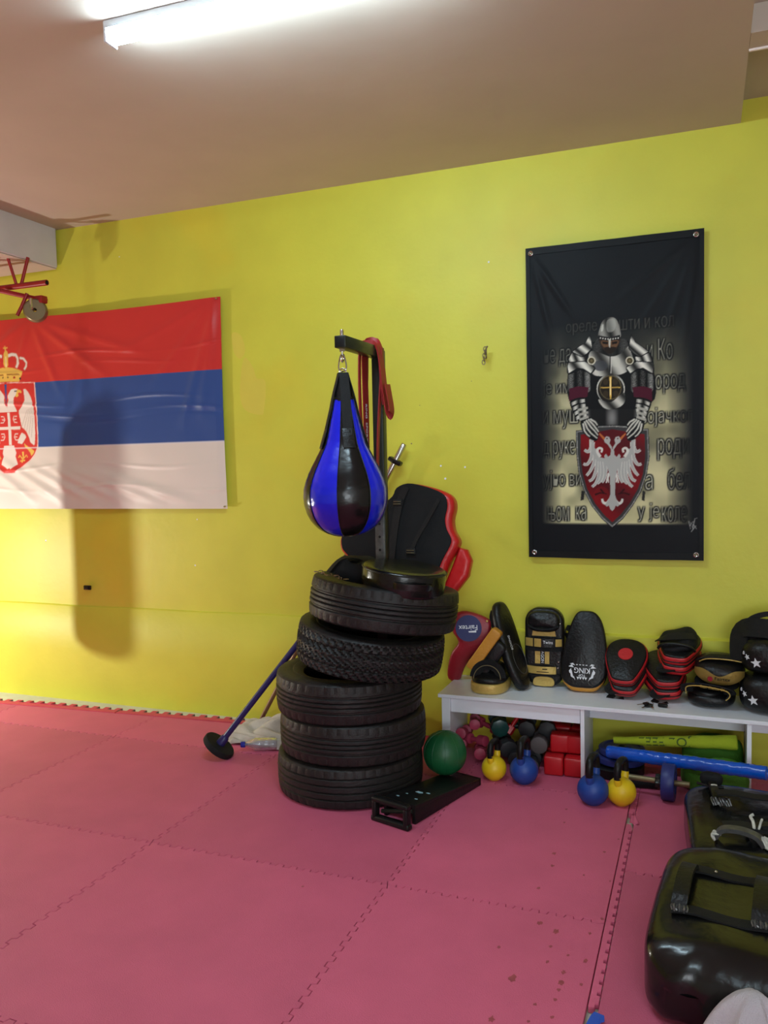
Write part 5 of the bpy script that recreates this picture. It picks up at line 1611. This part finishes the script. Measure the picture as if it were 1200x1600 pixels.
kettlebell('kettlebell', 'small yellow kettlebell beside the green ball', -.905, -.505, .0575, 'kb_yellow', rad(80))
kettlebell('kettlebell', 'blue kettlebell in front of the black dumbbells', -.765, -.505, .065, 'kb_blue', rad(82))
kettlebell('kettlebell', 'blue kettlebell in front of the bench divider', -.440, -.640, .0665, 'kb_blue', rad(80))
kettlebell('kettlebell', 'yellow kettlebell nearest the mat seam', -.325, -.610, .0615, 'kb_yellow', rad(74))

# ------------------------------------------------------------------ dumbbells under the left half of the bench
def dumbbell(label, c, axis, L, r, m, sides=8, hl=.32, group=None, head='round'):
    axis = Vector(axis).normalized()
    q = axis.to_track_quat('Z', 'Y')
    t = thing('dumbbell', label, 'dumbbell', Vector(c) - axis * (L / 2), q.to_euler(), group)
    for z0_, nm in ((0, 'head'), (L * (1 - hl), 'head')):
        bm = BM(); h = L * hl
        if head == 'cube':
            box(bm, (0, 0, z0_ + h / 2), (2 * r, 2 * r, h), .010, 3)
        else:
            lathe(bm, [(0, z0_), (r * .80, z0_), (r * .96, z0_ + .05 * h), (r, z0_ + .18 * h), (r, z0_ + .82 * h), (r * .96, z0_ + .95 * h), (r * .80, z0_ + h), (0, z0_ + h)], sides)
        obj(nm, bm, m, t, smooth=30)
    bm = BM(); lathe(bm, [(r * .40, L * .25), (r * .46, L * .5), (r * .40, L * .75)], 12); obj('grip', bm, m, t)
    return t
dumbbell('pink dumbbell, highest of the pink heap beside the green ball', (-1.075, -.20, .165), (.25, -1, .05), .15, .028, 'db_pink', 12, group='pink dumbbells')
dumbbell('pink dumbbell behind the green ball, lowest at the left', (-1.135, -.20, .055), (.1, -1, .1), .15, .028, 'db_pink', 12, group='pink dumbbells')
dumbbell('pink dumbbell lying under the topmost pink one, left side', (-1.125, -.22, .113), (.0, -1, .15), .15, .028, 'db_pink', 12, group='pink dumbbells')
dumbbell('pink dumbbell lying crosswise behind the topmost pink one', (-1.02, -.16, .135), (1, -.3, -.25), .15, .028, 'db_pink', 12, group='pink dumbbells')
dumbbell('pink dumbbell in the middle of the pink heap', (-1.065, -.24, .085), (.9, -.5, .1), .15, .027, 'db_pink', 12, group='pink dumbbells')
dumbbell('pink dumbbell at the foot of the heap, its end towards the yellow kettlebell', (-1.03, -.28, .045), (.25, -1, .1), .15, .030, 'db_pink', 12, group='pink dumbbells')
dumbbell('dark green dumbbell in crinkled film on top of the heap', (-.955, -.20, .170), (.35, -1, -.05), .18, .046, 'db_green', 8)
dumbbell('dark grey-green dumbbell below the filmed green one', (-.915, -.24, .085), (.5, -1, -.1), .18, .046, 'db_black', 8)
dumbbell('green dumbbell half hidden behind the small red one', (-.90, -.13, .135), (1, .2, .1), .17, .036, 'db_green', 8)
dumbbell('small red dumbbell perched slantwise on top of the heap', (-.868, -.22, .188), (.38, .35, .62), .135, .024, 'db_red', 6)
dumbbell('black dumbbell right behind the small red one, high on the heap', (-.815, -.17, .165), (.15, -1, .0), .18, .043, 'db_black', 8)
dumbbell('black dumbbell under the high black one, end facing out', (-.80, -.20, .078), (.1, -1, .02), .18, .040, 'db_black', 12)
dumbbell('dark dumbbell at the back of the heap, next to the red cubes', (-.715, -.15, .155), (.1, -1, .1), .18, .045, 'db_black', 8)
dumbbell('grey-ended dumbbell in the middle of the heap', (-.735, -.24, .115), (.06, -1, .02), .18, .042, 'db_grey', 12)
dumbbell('small black dumbbell on the mat beside the red cubes', (-.757, -.31, .036), (.06, -1, 0), .16, .035, 'db_black', 12)
dumbbell('black dumbbell on the mat under the heap, behind the blue kettlebell', (-.845, -.26, .04), (.1, -1, 0), .18, .040, 'db_black', 12)
dumbbell('cube-headed red dumbbell on the mat, left of the front two', (-.656, -.285, .0455), (.04, -1, 0), .20, .0445, 'db_red', 4, .36, 'cube-headed red dumbbells', 'cube')
dumbbell('cube-headed red dumbbell on the mat against the divider', (-.563, -.280, .0455), (.02, -1, 0), .20, .0435, 'db_red', 4, .36, 'cube-headed red dumbbells', 'cube')
dumbbell('cube-headed red dumbbell stacked on the left front one', (-.640, -.225, .1345), (.08, -1, 0), .20, .0435, 'db_red', 4, .36, 'cube-headed red dumbbells', 'cube')
dumbbell('cube-headed red dumbbell stacked on the one against the divider', (-.558, -.22, .1335), (-.02, -1, 0), .20, .0435, 'db_red', 4, .36, 'cube-headed red dumbbells', 'cube')
dumbbell('red dumbbell lying across the back on top of the cube-headed ones', (-.62, -.14, .205), (1, .1, .0), .15, .026, 'db_red', 8, .3)

# ------------------------------------------------------------------ green ball and black step
t = thing('exercise_step', 'long low black plastic step with a framed open end, on the mat beside the tyres', 'exercise step', (-1.188, -1.108, 0), (0, 0, rad(-17)))
Lx, Ly, H = .165, .56, .088
def wedge(bm):
    for v in bm.verts: v.co.z *= 1 - .62 * max(0, v.co.y) / Ly
    return bm
bm = BM(); box(bm, (0, Ly / 2 + .03, H - .011), (Lx, Ly - .05, .022), .004); wedge(bm); obj('deck', bm, 'black_plastic', t)
for s in (-1, 1):
    bm = BM(); box(bm, (s * (Lx / 2 - .009), Ly / 2 + .03, H / 2 - .006), (.018, Ly - .05, H - .014), .004); wedge(bm); obj('side_rail', bm, 'black_plastic', t)
bm = BM(); box(bm, (0, Ly - .008, H / 2), (Lx, .018, H), .003); wedge(bm); obj('end_wall', bm, 'black_plastic', t)
fr = BM()
hw = Lx / 2 + .004
for a_, b_ in (((-hw, 0, .012), (hw, 0, .012)), ((-hw, 0, H - .006), (hw, 0, H - .006)), ((-hw, 0, .012), (-hw, 0, H - .006)), ((hw, 0, .012), (hw, 0, H - .006))):
    pass
for nm, c, s in (('end_bar', (0, .0, .012), (Lx + .03, .034, .024)), ('end_bar', (0, .0, H + .004), (Lx + .02, .034, .022)), ('end_post', (-hw + .006, .0, H / 2 + .004), (.022, .034, H - .01)), ('end_post', (hw - .006, .0, H / 2 + .004), (.022, .034, H - .01))):
    bm = BM(); box(bm, c, s, .008, 3); obj(nm, bm, 'black_plastic', t)
bm = BM(); tube(bm, [(-hw + .015, .03, .03), (hw - .015, .05, .055)], .009, 10); obj('cross_rod', bm, 'dark_steel', t)
for x, y, s in ((.0, .20, .018), (.035, .215, .010), (.04, .12, .008), (-.04, .10, .008), (-.03, .15, .006)):
    bm = BM(); prism(bm, [(x + s * a, y + s * .6 * b) for a, b in ((-1, -.6), (.2, -1), (1, -.1), (.6, .9), (-.7, .8))], H - .001, H + .0012); wedge(bm); obj('sticker', bm, 'sticker', t, smooth=0)
gb = thing('medicine_ball', 'green rubber ball resting on the black step by the tyres', 'ball', (-1.108, -.615, .0415))
bm = BM(); r = .100
lathe(bm, [(max(0, r * math.cos(-PI / 2 + PI * i / 28)) if 0 < i < 28 else 0, r + r * math.sin(-PI / 2 + PI * i / 28)) for i in range(29)], 48, rfun=None); obj('shell', bm, 'ball', gb, smooth=180)
bm = BM()
for k in range(5):
    a = k * PI / 5
    tube(bm, [((r + .0002) * math.cos(q) * math.cos(a), (r + .0002) * math.cos(q) * math.sin(a), r + (r + .0002) * math.sin(q)) for q in [2 * PI * i / 48 for i in range(48)]], .0011, 5, closed=True)
    bmesh.ops.transform(bm, matrix=T(0, 0, 0), verts=[])
o = obj('seam', bm, 'ball', gb); o['kind'] = 'stuff'

# ------------------------------------------------------------------ right-hand bay: plates, bar, rolls, towels
def disc(name, label, c, r, h, m, rim):
    t = thing(name, label, 'weight plate', c, group='plates lying under the bench')
    bm = BM(); lathe(bm, [(.016, 0), (r - .008, 0), (r, .006), (r, h - .006), (r - .008, h), (r - .02, h), (r - .024, h - .004), (.045, h - .004), (.040, h), (.016, h)], 48, closed=True); obj('disc', bm, m, t)
    bm = BM(); lathe(bm, [(.014, -.001), (.022, -.001), (.022, h + .001), (.014, h + .001)], 20, closed=True); obj('bush', bm, 'dark_steel', t)
disc('weight_plate', 'black weight plate lying lowest behind the blue kettlebell', (-.385, -.235, 0), .130, .050, 'black_plastic', 0)
disc('weight_plate', 'dark blue weight plate lying on the black one behind the kettlebells', (-.365, -.225, .051), .115, .035, 'plate_blue', 0)
disc('weight_plate', 'dark weight plate topmost of the pile behind the kettlebells', (-.358, -.225, .087), .105, .034, 'plate_blue', 0)
a = Vector((-.30, -.60, .085)); 
t = thing('dumbbell_bar', 'short chrome bar with a collar and one upright blue plate, in front of the bench', 'dumbbell', (-.138, -.50, .078), (0, rad(90), rad(-4)))
bm = BM(); lathe(bm, [(0, -.19), (.0125, -.19), (.0125, .085), (0, .085)], 16); obj('shaft', bm, 'castor', t)
bm = BM(); lathe(bm, [(.013, -.027), (.074, -.027), (.078, -.022), (.078, .022), (.074, .027), (.05, .027), (.045, .020), (.013, .020)], 44, closed=True); obj('plate', bm, 'plate_blue', t)
bm = BM()
lathe(bm, [(.013, -.055), (.026, -.055), (.029, -.051), (.029, -.036), (.026, -.030), (.013, -.030)], 24, closed=True, rfun=lambda k, i: -.005 if i % 4 in (0, 1) else 0); obj('star_collar', bm, 'dark_steel', t)
t = thing('foam_bar', 'black padded bar lying on the mat behind the yellow kettlebell', 'bar', (-.36, -.415, .0245), (0, rad(90), rad(9)))
bm = BM(); lathe(bm, [(0, 0), (.020, 0), (.024, .004), (.024, .17), (.020, .176), (0, .176)], 20); obj('padding', bm, 'matt_black', t)
bm = BM(); lathe(bm, [(0, -.02), (.011, -.02), (.011, .20), (0, .20)], 14); obj('core', bm, 'dark_steel', t)

# long roll wrapped in blue film, propped over the plates and the shield
a, b = Vector((-.405, -.335, .126)), Vector((.243, -.531, .174))
q = (b - a).to_track_quat('Z', 'Y'); L = (b - a).length
t = thing('wrapped_roll', 'long roll in shiny blue film lying across the front of the bench bay', 'roll', a, q.to_euler())
bm = BM()
ring = 18; rows = 60
def rr(i, k): return .0285 + .0014 * math.sin(i * 1.9 + k * .8) * (1 if i > 14 else .3) + .0012 * math.sin(i * .7 + k * 2.1)
lathe(bm, [(0, 0)] + [(.0285, L * i / rows) for i in range(rows + 1)] + [(.018, L + .004), (.012, L - .01), (0, L - .01)], ring, rfun=lambda k, i: (rr(k, i) - .0285) if k < rows else 0); obj('film', bm, 'roll_blue', t, smooth=60)
bm = BM(); lathe(bm, [(.0265, -.0045), (.0285, 0), (.0285, .012), (.0265, .012)], 18, closed=True); obj('end_fold', bm, 'roll_blue', t)
# lime towel, rolled tapering
a, b = Vector((-.395, -.215, .142)), Vector((.140, -.225, .190))
q = (b - a).to_track_quat('Z', 'X'); L = (b - a).length
t = thing('rolled_towel', 'lime yellow rolled towel with dark printed letters lying behind the blue roll', 'towel', a, q.to_euler())
bm = BM()
lathe(bm, [(0, 0)] + [(.014 + .019 * (i / 30) ** .8, L * i / 30) for i in range(31)] + [(.026, L + .004), (.020, L - .004), (.013, L + .002), (0, L - .004)], 24, rfun=lambda k, i: .0012 * math.sin(k * .9 + i * .6)); obj('roll', bm, 'lime', t)
bm = BM(); tube(bm, [((.030 * (.55 + .45 * u)) * math.cos(6 + u * 3) , (.030 * (.55 + .45 * u)) * math.sin(6 + u * 3), L * (.45 + .55 * u)) for u in [i / 16 for i in range(17)]], .0022, 6); obj('fold', bm, 'lime', t)
Rm = q.to_matrix().to_4x4().inverted()
V, F = text_mesh('JOL FEEL', .060, 1.0, .01)
bm = BM()
axd = (b - a).normalized()
side = Vector((0, -1, .25)); side = (side - axd * side.dot(axd)).normalized()
upv = side.cross(axd); 
if upv.z < 0: upv = -upv
vs_ = []
for x, y in V:
    s_ = L * .43 - x; yy = -y
    rad_ = .0155 + .019 * (max(0, s_ / L)) ** .8
    ang = yy / rad_
    p = a + axd * s_ + (side * math.cos(ang) + upv * math.sin(ang)) * rad_
    vs_.append(bm.verts.new(Rm @ (p - a)))
for f in F:
    try: bm.faces.new([vs_[i] for i in f])
    except ValueError: pass
obj('lettering', bm, 'lime_print', t, smooth=0)
# green cloths behind
def heap(name, label, cat, m, loc, s, seed, rot=0, p=2.3, amp=.02):
    q = random.Random(seed); ph = [q.uniform(0, 6) for _ in range(8)]
    t = thing(name, label, cat, loc, (0, 0, rot))
    bm = BM()
    def wv(v):
        n_ = math.sin(v.x * 38 + ph[0] + 2 * math.sin(v.y * 21 + ph[1])) * .5 + math.sin(v.y * 47 + ph[2] + v.x * 19) * .35 + math.sin(v.z * 60 + v.x * 33 + ph[3]) * .3
        k = 1 if v.z > -s[2] * .45 else 0
        return Vector((v.x * (1 + .6 * amp / s[0] * n_ * 2), v.y * (1 + .6 * amp / s[1] * n_ * 2), v.z + amp * n_ * k * max(0, .5 + v.z / s[2])))
    superbox(bm, s, p, 56, 28, T(0, 0, s[2] / 2), wv)
    obj('folds', bm, m, t, smooth=80)
    return t
heap('green_cloth', 'crumpled green cloth stuffed behind the upright blue plate', 'cloth', 'green_cloth', (.045, -.33, 0), (.27, .15, .13), 3, 0, 4.5, .016)
t = heap('green_cloth', 'folded green cloth lying under the lime towel', 'cloth', 'green_cloth', (.04, -.15, .0), (.26, .13, .19), 5, 0, 3.2, .012)
t = thing('pad_handle_bag', 'small dark navy pouch between the blue roll and the far shield', 'pouch', (.030, -.735, .177), (0, 0, rad(-10)))
bm = BM(); superbox(bm, (.085, .05, .05), 3, 24, 12, T(0, 0, .025)); obj('body', bm, 'matt_black', t)
bm = BM(); tube(bm, [(-.05, -.02, .006), (0, -.028, .004), (.05, -.02, .006)], .006, 8); obj('seam', bm, 'leather', t)

# ------------------------------------------------------------------ two big kick shields at the right
def big_shield(label, c, s, yaw, tilt, near):
    t = thing('kick_shield', label, 'kick shield', c, (tilt[0], tilt[1], yaw), 'big black kick shields')
    sx, sy, sz = s
    def wv(v):
        wr = .004 * math.sin(v.x * 70 + 3 * math.sin(v.z * 30)) * (1 if v.y < -sy * .42 else .35)
        tt = min(1, max(0, (-sy * .5 + .115 - v.y) / .115)) if near and v.z > 0 else 0
        dz = -.062 * tt * tt * (1 + .16 * math.sin(v.x * 31 + 2 * math.sin(v.x * 13)))
        return Vector((v.x, v.y + wr, v.z + dz + .006 * math.sin(v.x * 17 + 1) * math.cos(v.y * 11)))
    bm = BM(); superbox(bm, s, 6.5 if near else 7.0, 120, 56, T(0, 0, sz / 2), wv); obj('body', bm, 'vinyl', t, smooth=80)
    return t
S1 = (.66, .70, .214)
t = big_shield('big black kick shield nearest the camera, two handles and bands on its top', (.196, -1.690, 0), S1, rad(-4.8), (0, 0), True)
zt = S1[2] + .004
def topband(parent, y, wd, x0, x1, z=zt):
    bm = BM(); tube(bm, [(x0 + (x1 - x0) * i / 16, y + .006 * math.sin(i * .8), z + .003 * math.sin(i * 1.1)) for i in range(17)], 1, flat=(wd, .006), up=(0, 0, 1)); return obj('reinforcing_band', bm, 'webbing', parent)
topband(t, -.135, .042, -.27, .29); topband(t, .115, .042, -.27, .29)
def grip(parent, pts, wd, m='leather'):
    bm = BM(); tube(bm, cr(pts, 5, False), 1, flat=(wd, .014), up=(0, 0, 1)); return obj('handle', bm, m, parent)
for x, k in ((-.245, 0), (-.040, 1)):
    g = grip(t, [(x - .004, -.135, zt + .004), (x - .002, -.10, zt + .028), (x, .0, zt + .040), (x + .004, .085, zt + .026), (x + .006, .115, zt + .004)], .042)
    bm = BM()
    for j in range(7):
        tube(bm, cr([(x - .020 + .006 * j, -.128, zt + .012), (x - .022 + .007 * j, -.142 - .006 * (j % 3), zt + .010 + .006 * (j % 2)), (x - .018 + .006 * j, -.150 - .004 * (j % 2), zt + .004)], 3, False), .0032, 5)
    f_ = obj('frayed_end', bm, 'grey_tape', g); f_['kind'] = 'stuff'
bm = BM()
tube(bm, [(-.262 + .56 * i / 30, -.331 + .002 * math.sin(i), .128 + .003 * math.sin(i * .9)) for i in range(31)], .0036, 6)
obj('end_seam', bm, 'leather', t)
for x, y, z in ((-.306, -.25, .03), (-.17, .118, zt + .006), (.055, .118, zt + .006)):
    bm = BM(); lathe(bm, [(0, .004), (.003, .003), (.005, 0), (0, -.004)], 10, T(x, y, z)); obj('rivet', bm, 'steel', t)
S2 = (.66, .66, .176)
t = big_shield('big black kick shield lying further back, its torn handles showing pale lining', (.272, -1.000, 0), S2, rad(4), (0, 0), False)
zt = S2[2] + .003
topband(t, .10, .050, -.22, .30); topband(t, -.18, .050, -.22, .30)
g = grip(t, [(-.228, .285, zt + .002), (-.225, .24, zt + .020), (-.220, .16, zt + .022), (-.214, .085, zt + .010)], .030)
bm = BM()
for j in range(9):
    tube(bm, cr([(-.234 + .006 * j, .115, zt + .014), (-.238 + .0075 * j, .085 - .008 * (j % 2), zt + .016 + .004 * (j % 3)), (-.230 + .0075 * j, .062 + .006 * (j % 3), zt + .004)], 3, False), .0036, 5)
f_ = obj('frayed_end', bm, 'grey_tape', g); f_['kind'] = 'stuff'
bm = BM(); tube(bm, cr([(-.230, .195, zt + .030), (-.220, .19, zt + .034), (-.210, .195, zt + .030)], 4, False), .003, 6); obj('tape_turn', bm, 'frayed', g)
g = grip(t, [(-.248, -.205, zt + .004), (-.225, -.208, zt + .034), (-.17, -.216, zt + .040), (-.12, -.226, zt + .028), (-.095, -.238, zt + .004)], .036, 'grey_tape')
bm = BM()
for j in range(8):
    tube(bm, cr([(-.122 + .004 * j, -.218 - .004 * (j % 3), zt + .026), (-.108 + .005 * j, -.236 - .007 * (j % 2), zt + .022), (-.100 + .004 * j, -.252 - .005 * (j % 3), zt + .004)], 3, False), .004, 5)
for j in range(5):
    tube(bm, cr([(-.248 + .004 * j, -.195 - .006 * j, zt + .020), (-.254 - .002 * j, -.205 - .006 * j, zt + .022), (-.252, -.218 - .004 * j, zt + .004)], 3, False), .0038, 5)
f_ = obj('torn_lining', bm, 'frayed', g); f_['kind'] = 'stuff'
g = grip(t, [(-.145, -.172, zt + .006), (-.11, -.17, zt + .040), (-.04, -.172, zt + .046), (.07, -.176, zt + .034), (.12, -.182, zt + .004)], .038, 'leather')
bm = BM(); tube(bm, cr([(-.124, -.194, zt + .030), (-.128, -.186, zt + .062), (-.134, -.169, zt + .072), (-.124, -.164, zt + .078)], 4, False), .0052, 6); tube(bm, cr([(-.112, -.194, zt + .036), (-.104, -.184, zt + .060), (-.098, -.169, zt + .066)], 4, False), .004, 6); obj('torn_lining', bm, 'frayed', g)

# ------------------------------------------------------------------ cloths, bottle, tape
t = thing('grey_rag', 'crumpled grey cotton rag lying against the wall beside the tyres', 'cloth', (-2.12, -.27, 0), (0, 0, rad(14)))
bm = BM()
def ragf(u, v):
    x = -.30 + .62 * u; y = -.19 + .30 * v
    x += .03 * math.sin(v * 9 + 2); y += .035 * math.sin(u * 8 + 1)
    hgt = .15 * math.exp(-((u - .70) / .26) ** 2 - ((v - .75) / .40) ** 2) + .055 * math.exp(-((u - .33) / .26) ** 2 - ((v - .55) / .33) ** 2)
    fold = .034 * abs(math.sin(u * 13 + 4.5 * math.sin(v * 5) + v * 4)) + .014 * abs(math.sin(v * 17 + u * 6 + 1))
    e = min(1, min(u, 1 - u, v, 1 - v) / .07)
    return (x, y, .004 + (hgt + fold) * (.25 + .75 * e))
grid(bm, 60, 40, ragf, (0, 0, -.003)); obj('cloth', bm, 'rag', t, smooth=180)
a = Vector((-2.222, -.535, .0335)); d_ = Vector((.86, .10, 0)).normalized()
t = thing('water_bottle', 'empty clear plastic bottle with a blue cap lying by the round base', 'bottle', a, (0, rad(90), rad(22)))
bm = BM(); lathe(bm, [(.011, -.008), (.012, .012), (.014, .018), (.026, .045), (.032, .06), (.0325, .085), (.0305, .090), (.0325, .095), (.0325, .12), (.0305, .125), (.0325, .13), (.0325, .16), (.028, .172), (.018, .170), (0, .164)], 32)
bmesh.ops.solidify(bm, geom=list(bm.faces), thickness=.0006); obj('shell', bm, 'clear', t, smooth=60)
bm = BM(); lathe(bm, [(0, -.016), (.0145, -.016), (.0155, -.012), (.0155, .006), (.0128, .006), (.0128, -.010)], 24, rfun=lambda k, i: -.0006 if i % 2 else 0); obj('cap', bm, 'cap_blue', t)

t = thing('towel', 'pale grey towel heaped to a peak in front of the nearest shield', 'towel', (.108, -2.172, 0))
bm = BM()
def tw(a, k):
    rr_ = .128 * k ** .62 * (1 + (.20 * math.sin(a * 4 + 1.2 + 1.2 * k) + .13 * math.sin(a * 7 + 2 + 2 * k) + .06 * math.sin(a * 13 + 1)) * k ** .45)
    return Vector((rr_ * math.cos(a) - .012 * math.sin(PI * k), rr_ * math.sin(a) * .82, max(.002, .252 * (1 - k ** 1.35))))
nA, nK = 80, 30
top_ = bm.verts.new((0, 0, .253))
prev = None
for j in range(1, nK + 1):
    ring_ = [bm.verts.new(tw(2 * PI * i / nA, (j / nK) ** 1.3)) for i in range(nA)]
    if prev is None:
        for i in range(nA): bm.faces.new((top_, ring_[i], ring_[(i + 1) % nA]))
    else: ring_bridge(bm, prev, ring_)
    prev = ring_
obj('cloth', bm, 'towel', t, smooth=180)
t = thing('blue_tape', 'scrap of blue tape stuck over the mat seam', 'tape', (-.262, -2.03, .0015), (0, 0, rad(-8)))
bm = BM(); prism(bm, [(-.018, -.03), (.010, -.034), (.014, -.01), (.022, .0), (.016, .022), (-.012, .026), (-.016, .005)], .002, .0036); obj('strip', bm, 'tape_blue', t, smooth=0)
bm = BM(); prism(bm, [(-.006, -.03), (.012, -.028), (.008, .012), (-.004, .006)], .0036, .005); obj('torn_strip', bm, 'tape_blue', t, smooth=0)
t = thing('foam_scrap', 'torn pink scrap of foam curling up at the mat seam near the yellow kettlebell', 'scrap', (-.262, -.765, .0))
bm = BM(); grid(bm, 8, 6, lambda u, v: (-.016 + .04 * u * (1 - .5 * v), -.03 + .065 * v, .004 + .016 * math.sin(u * 3) * math.sin(v * 2.6) + .004 * math.sin(u * 9)), (0, 0, -.003)); obj('flap', bm, 'foam', t, smooth=60)
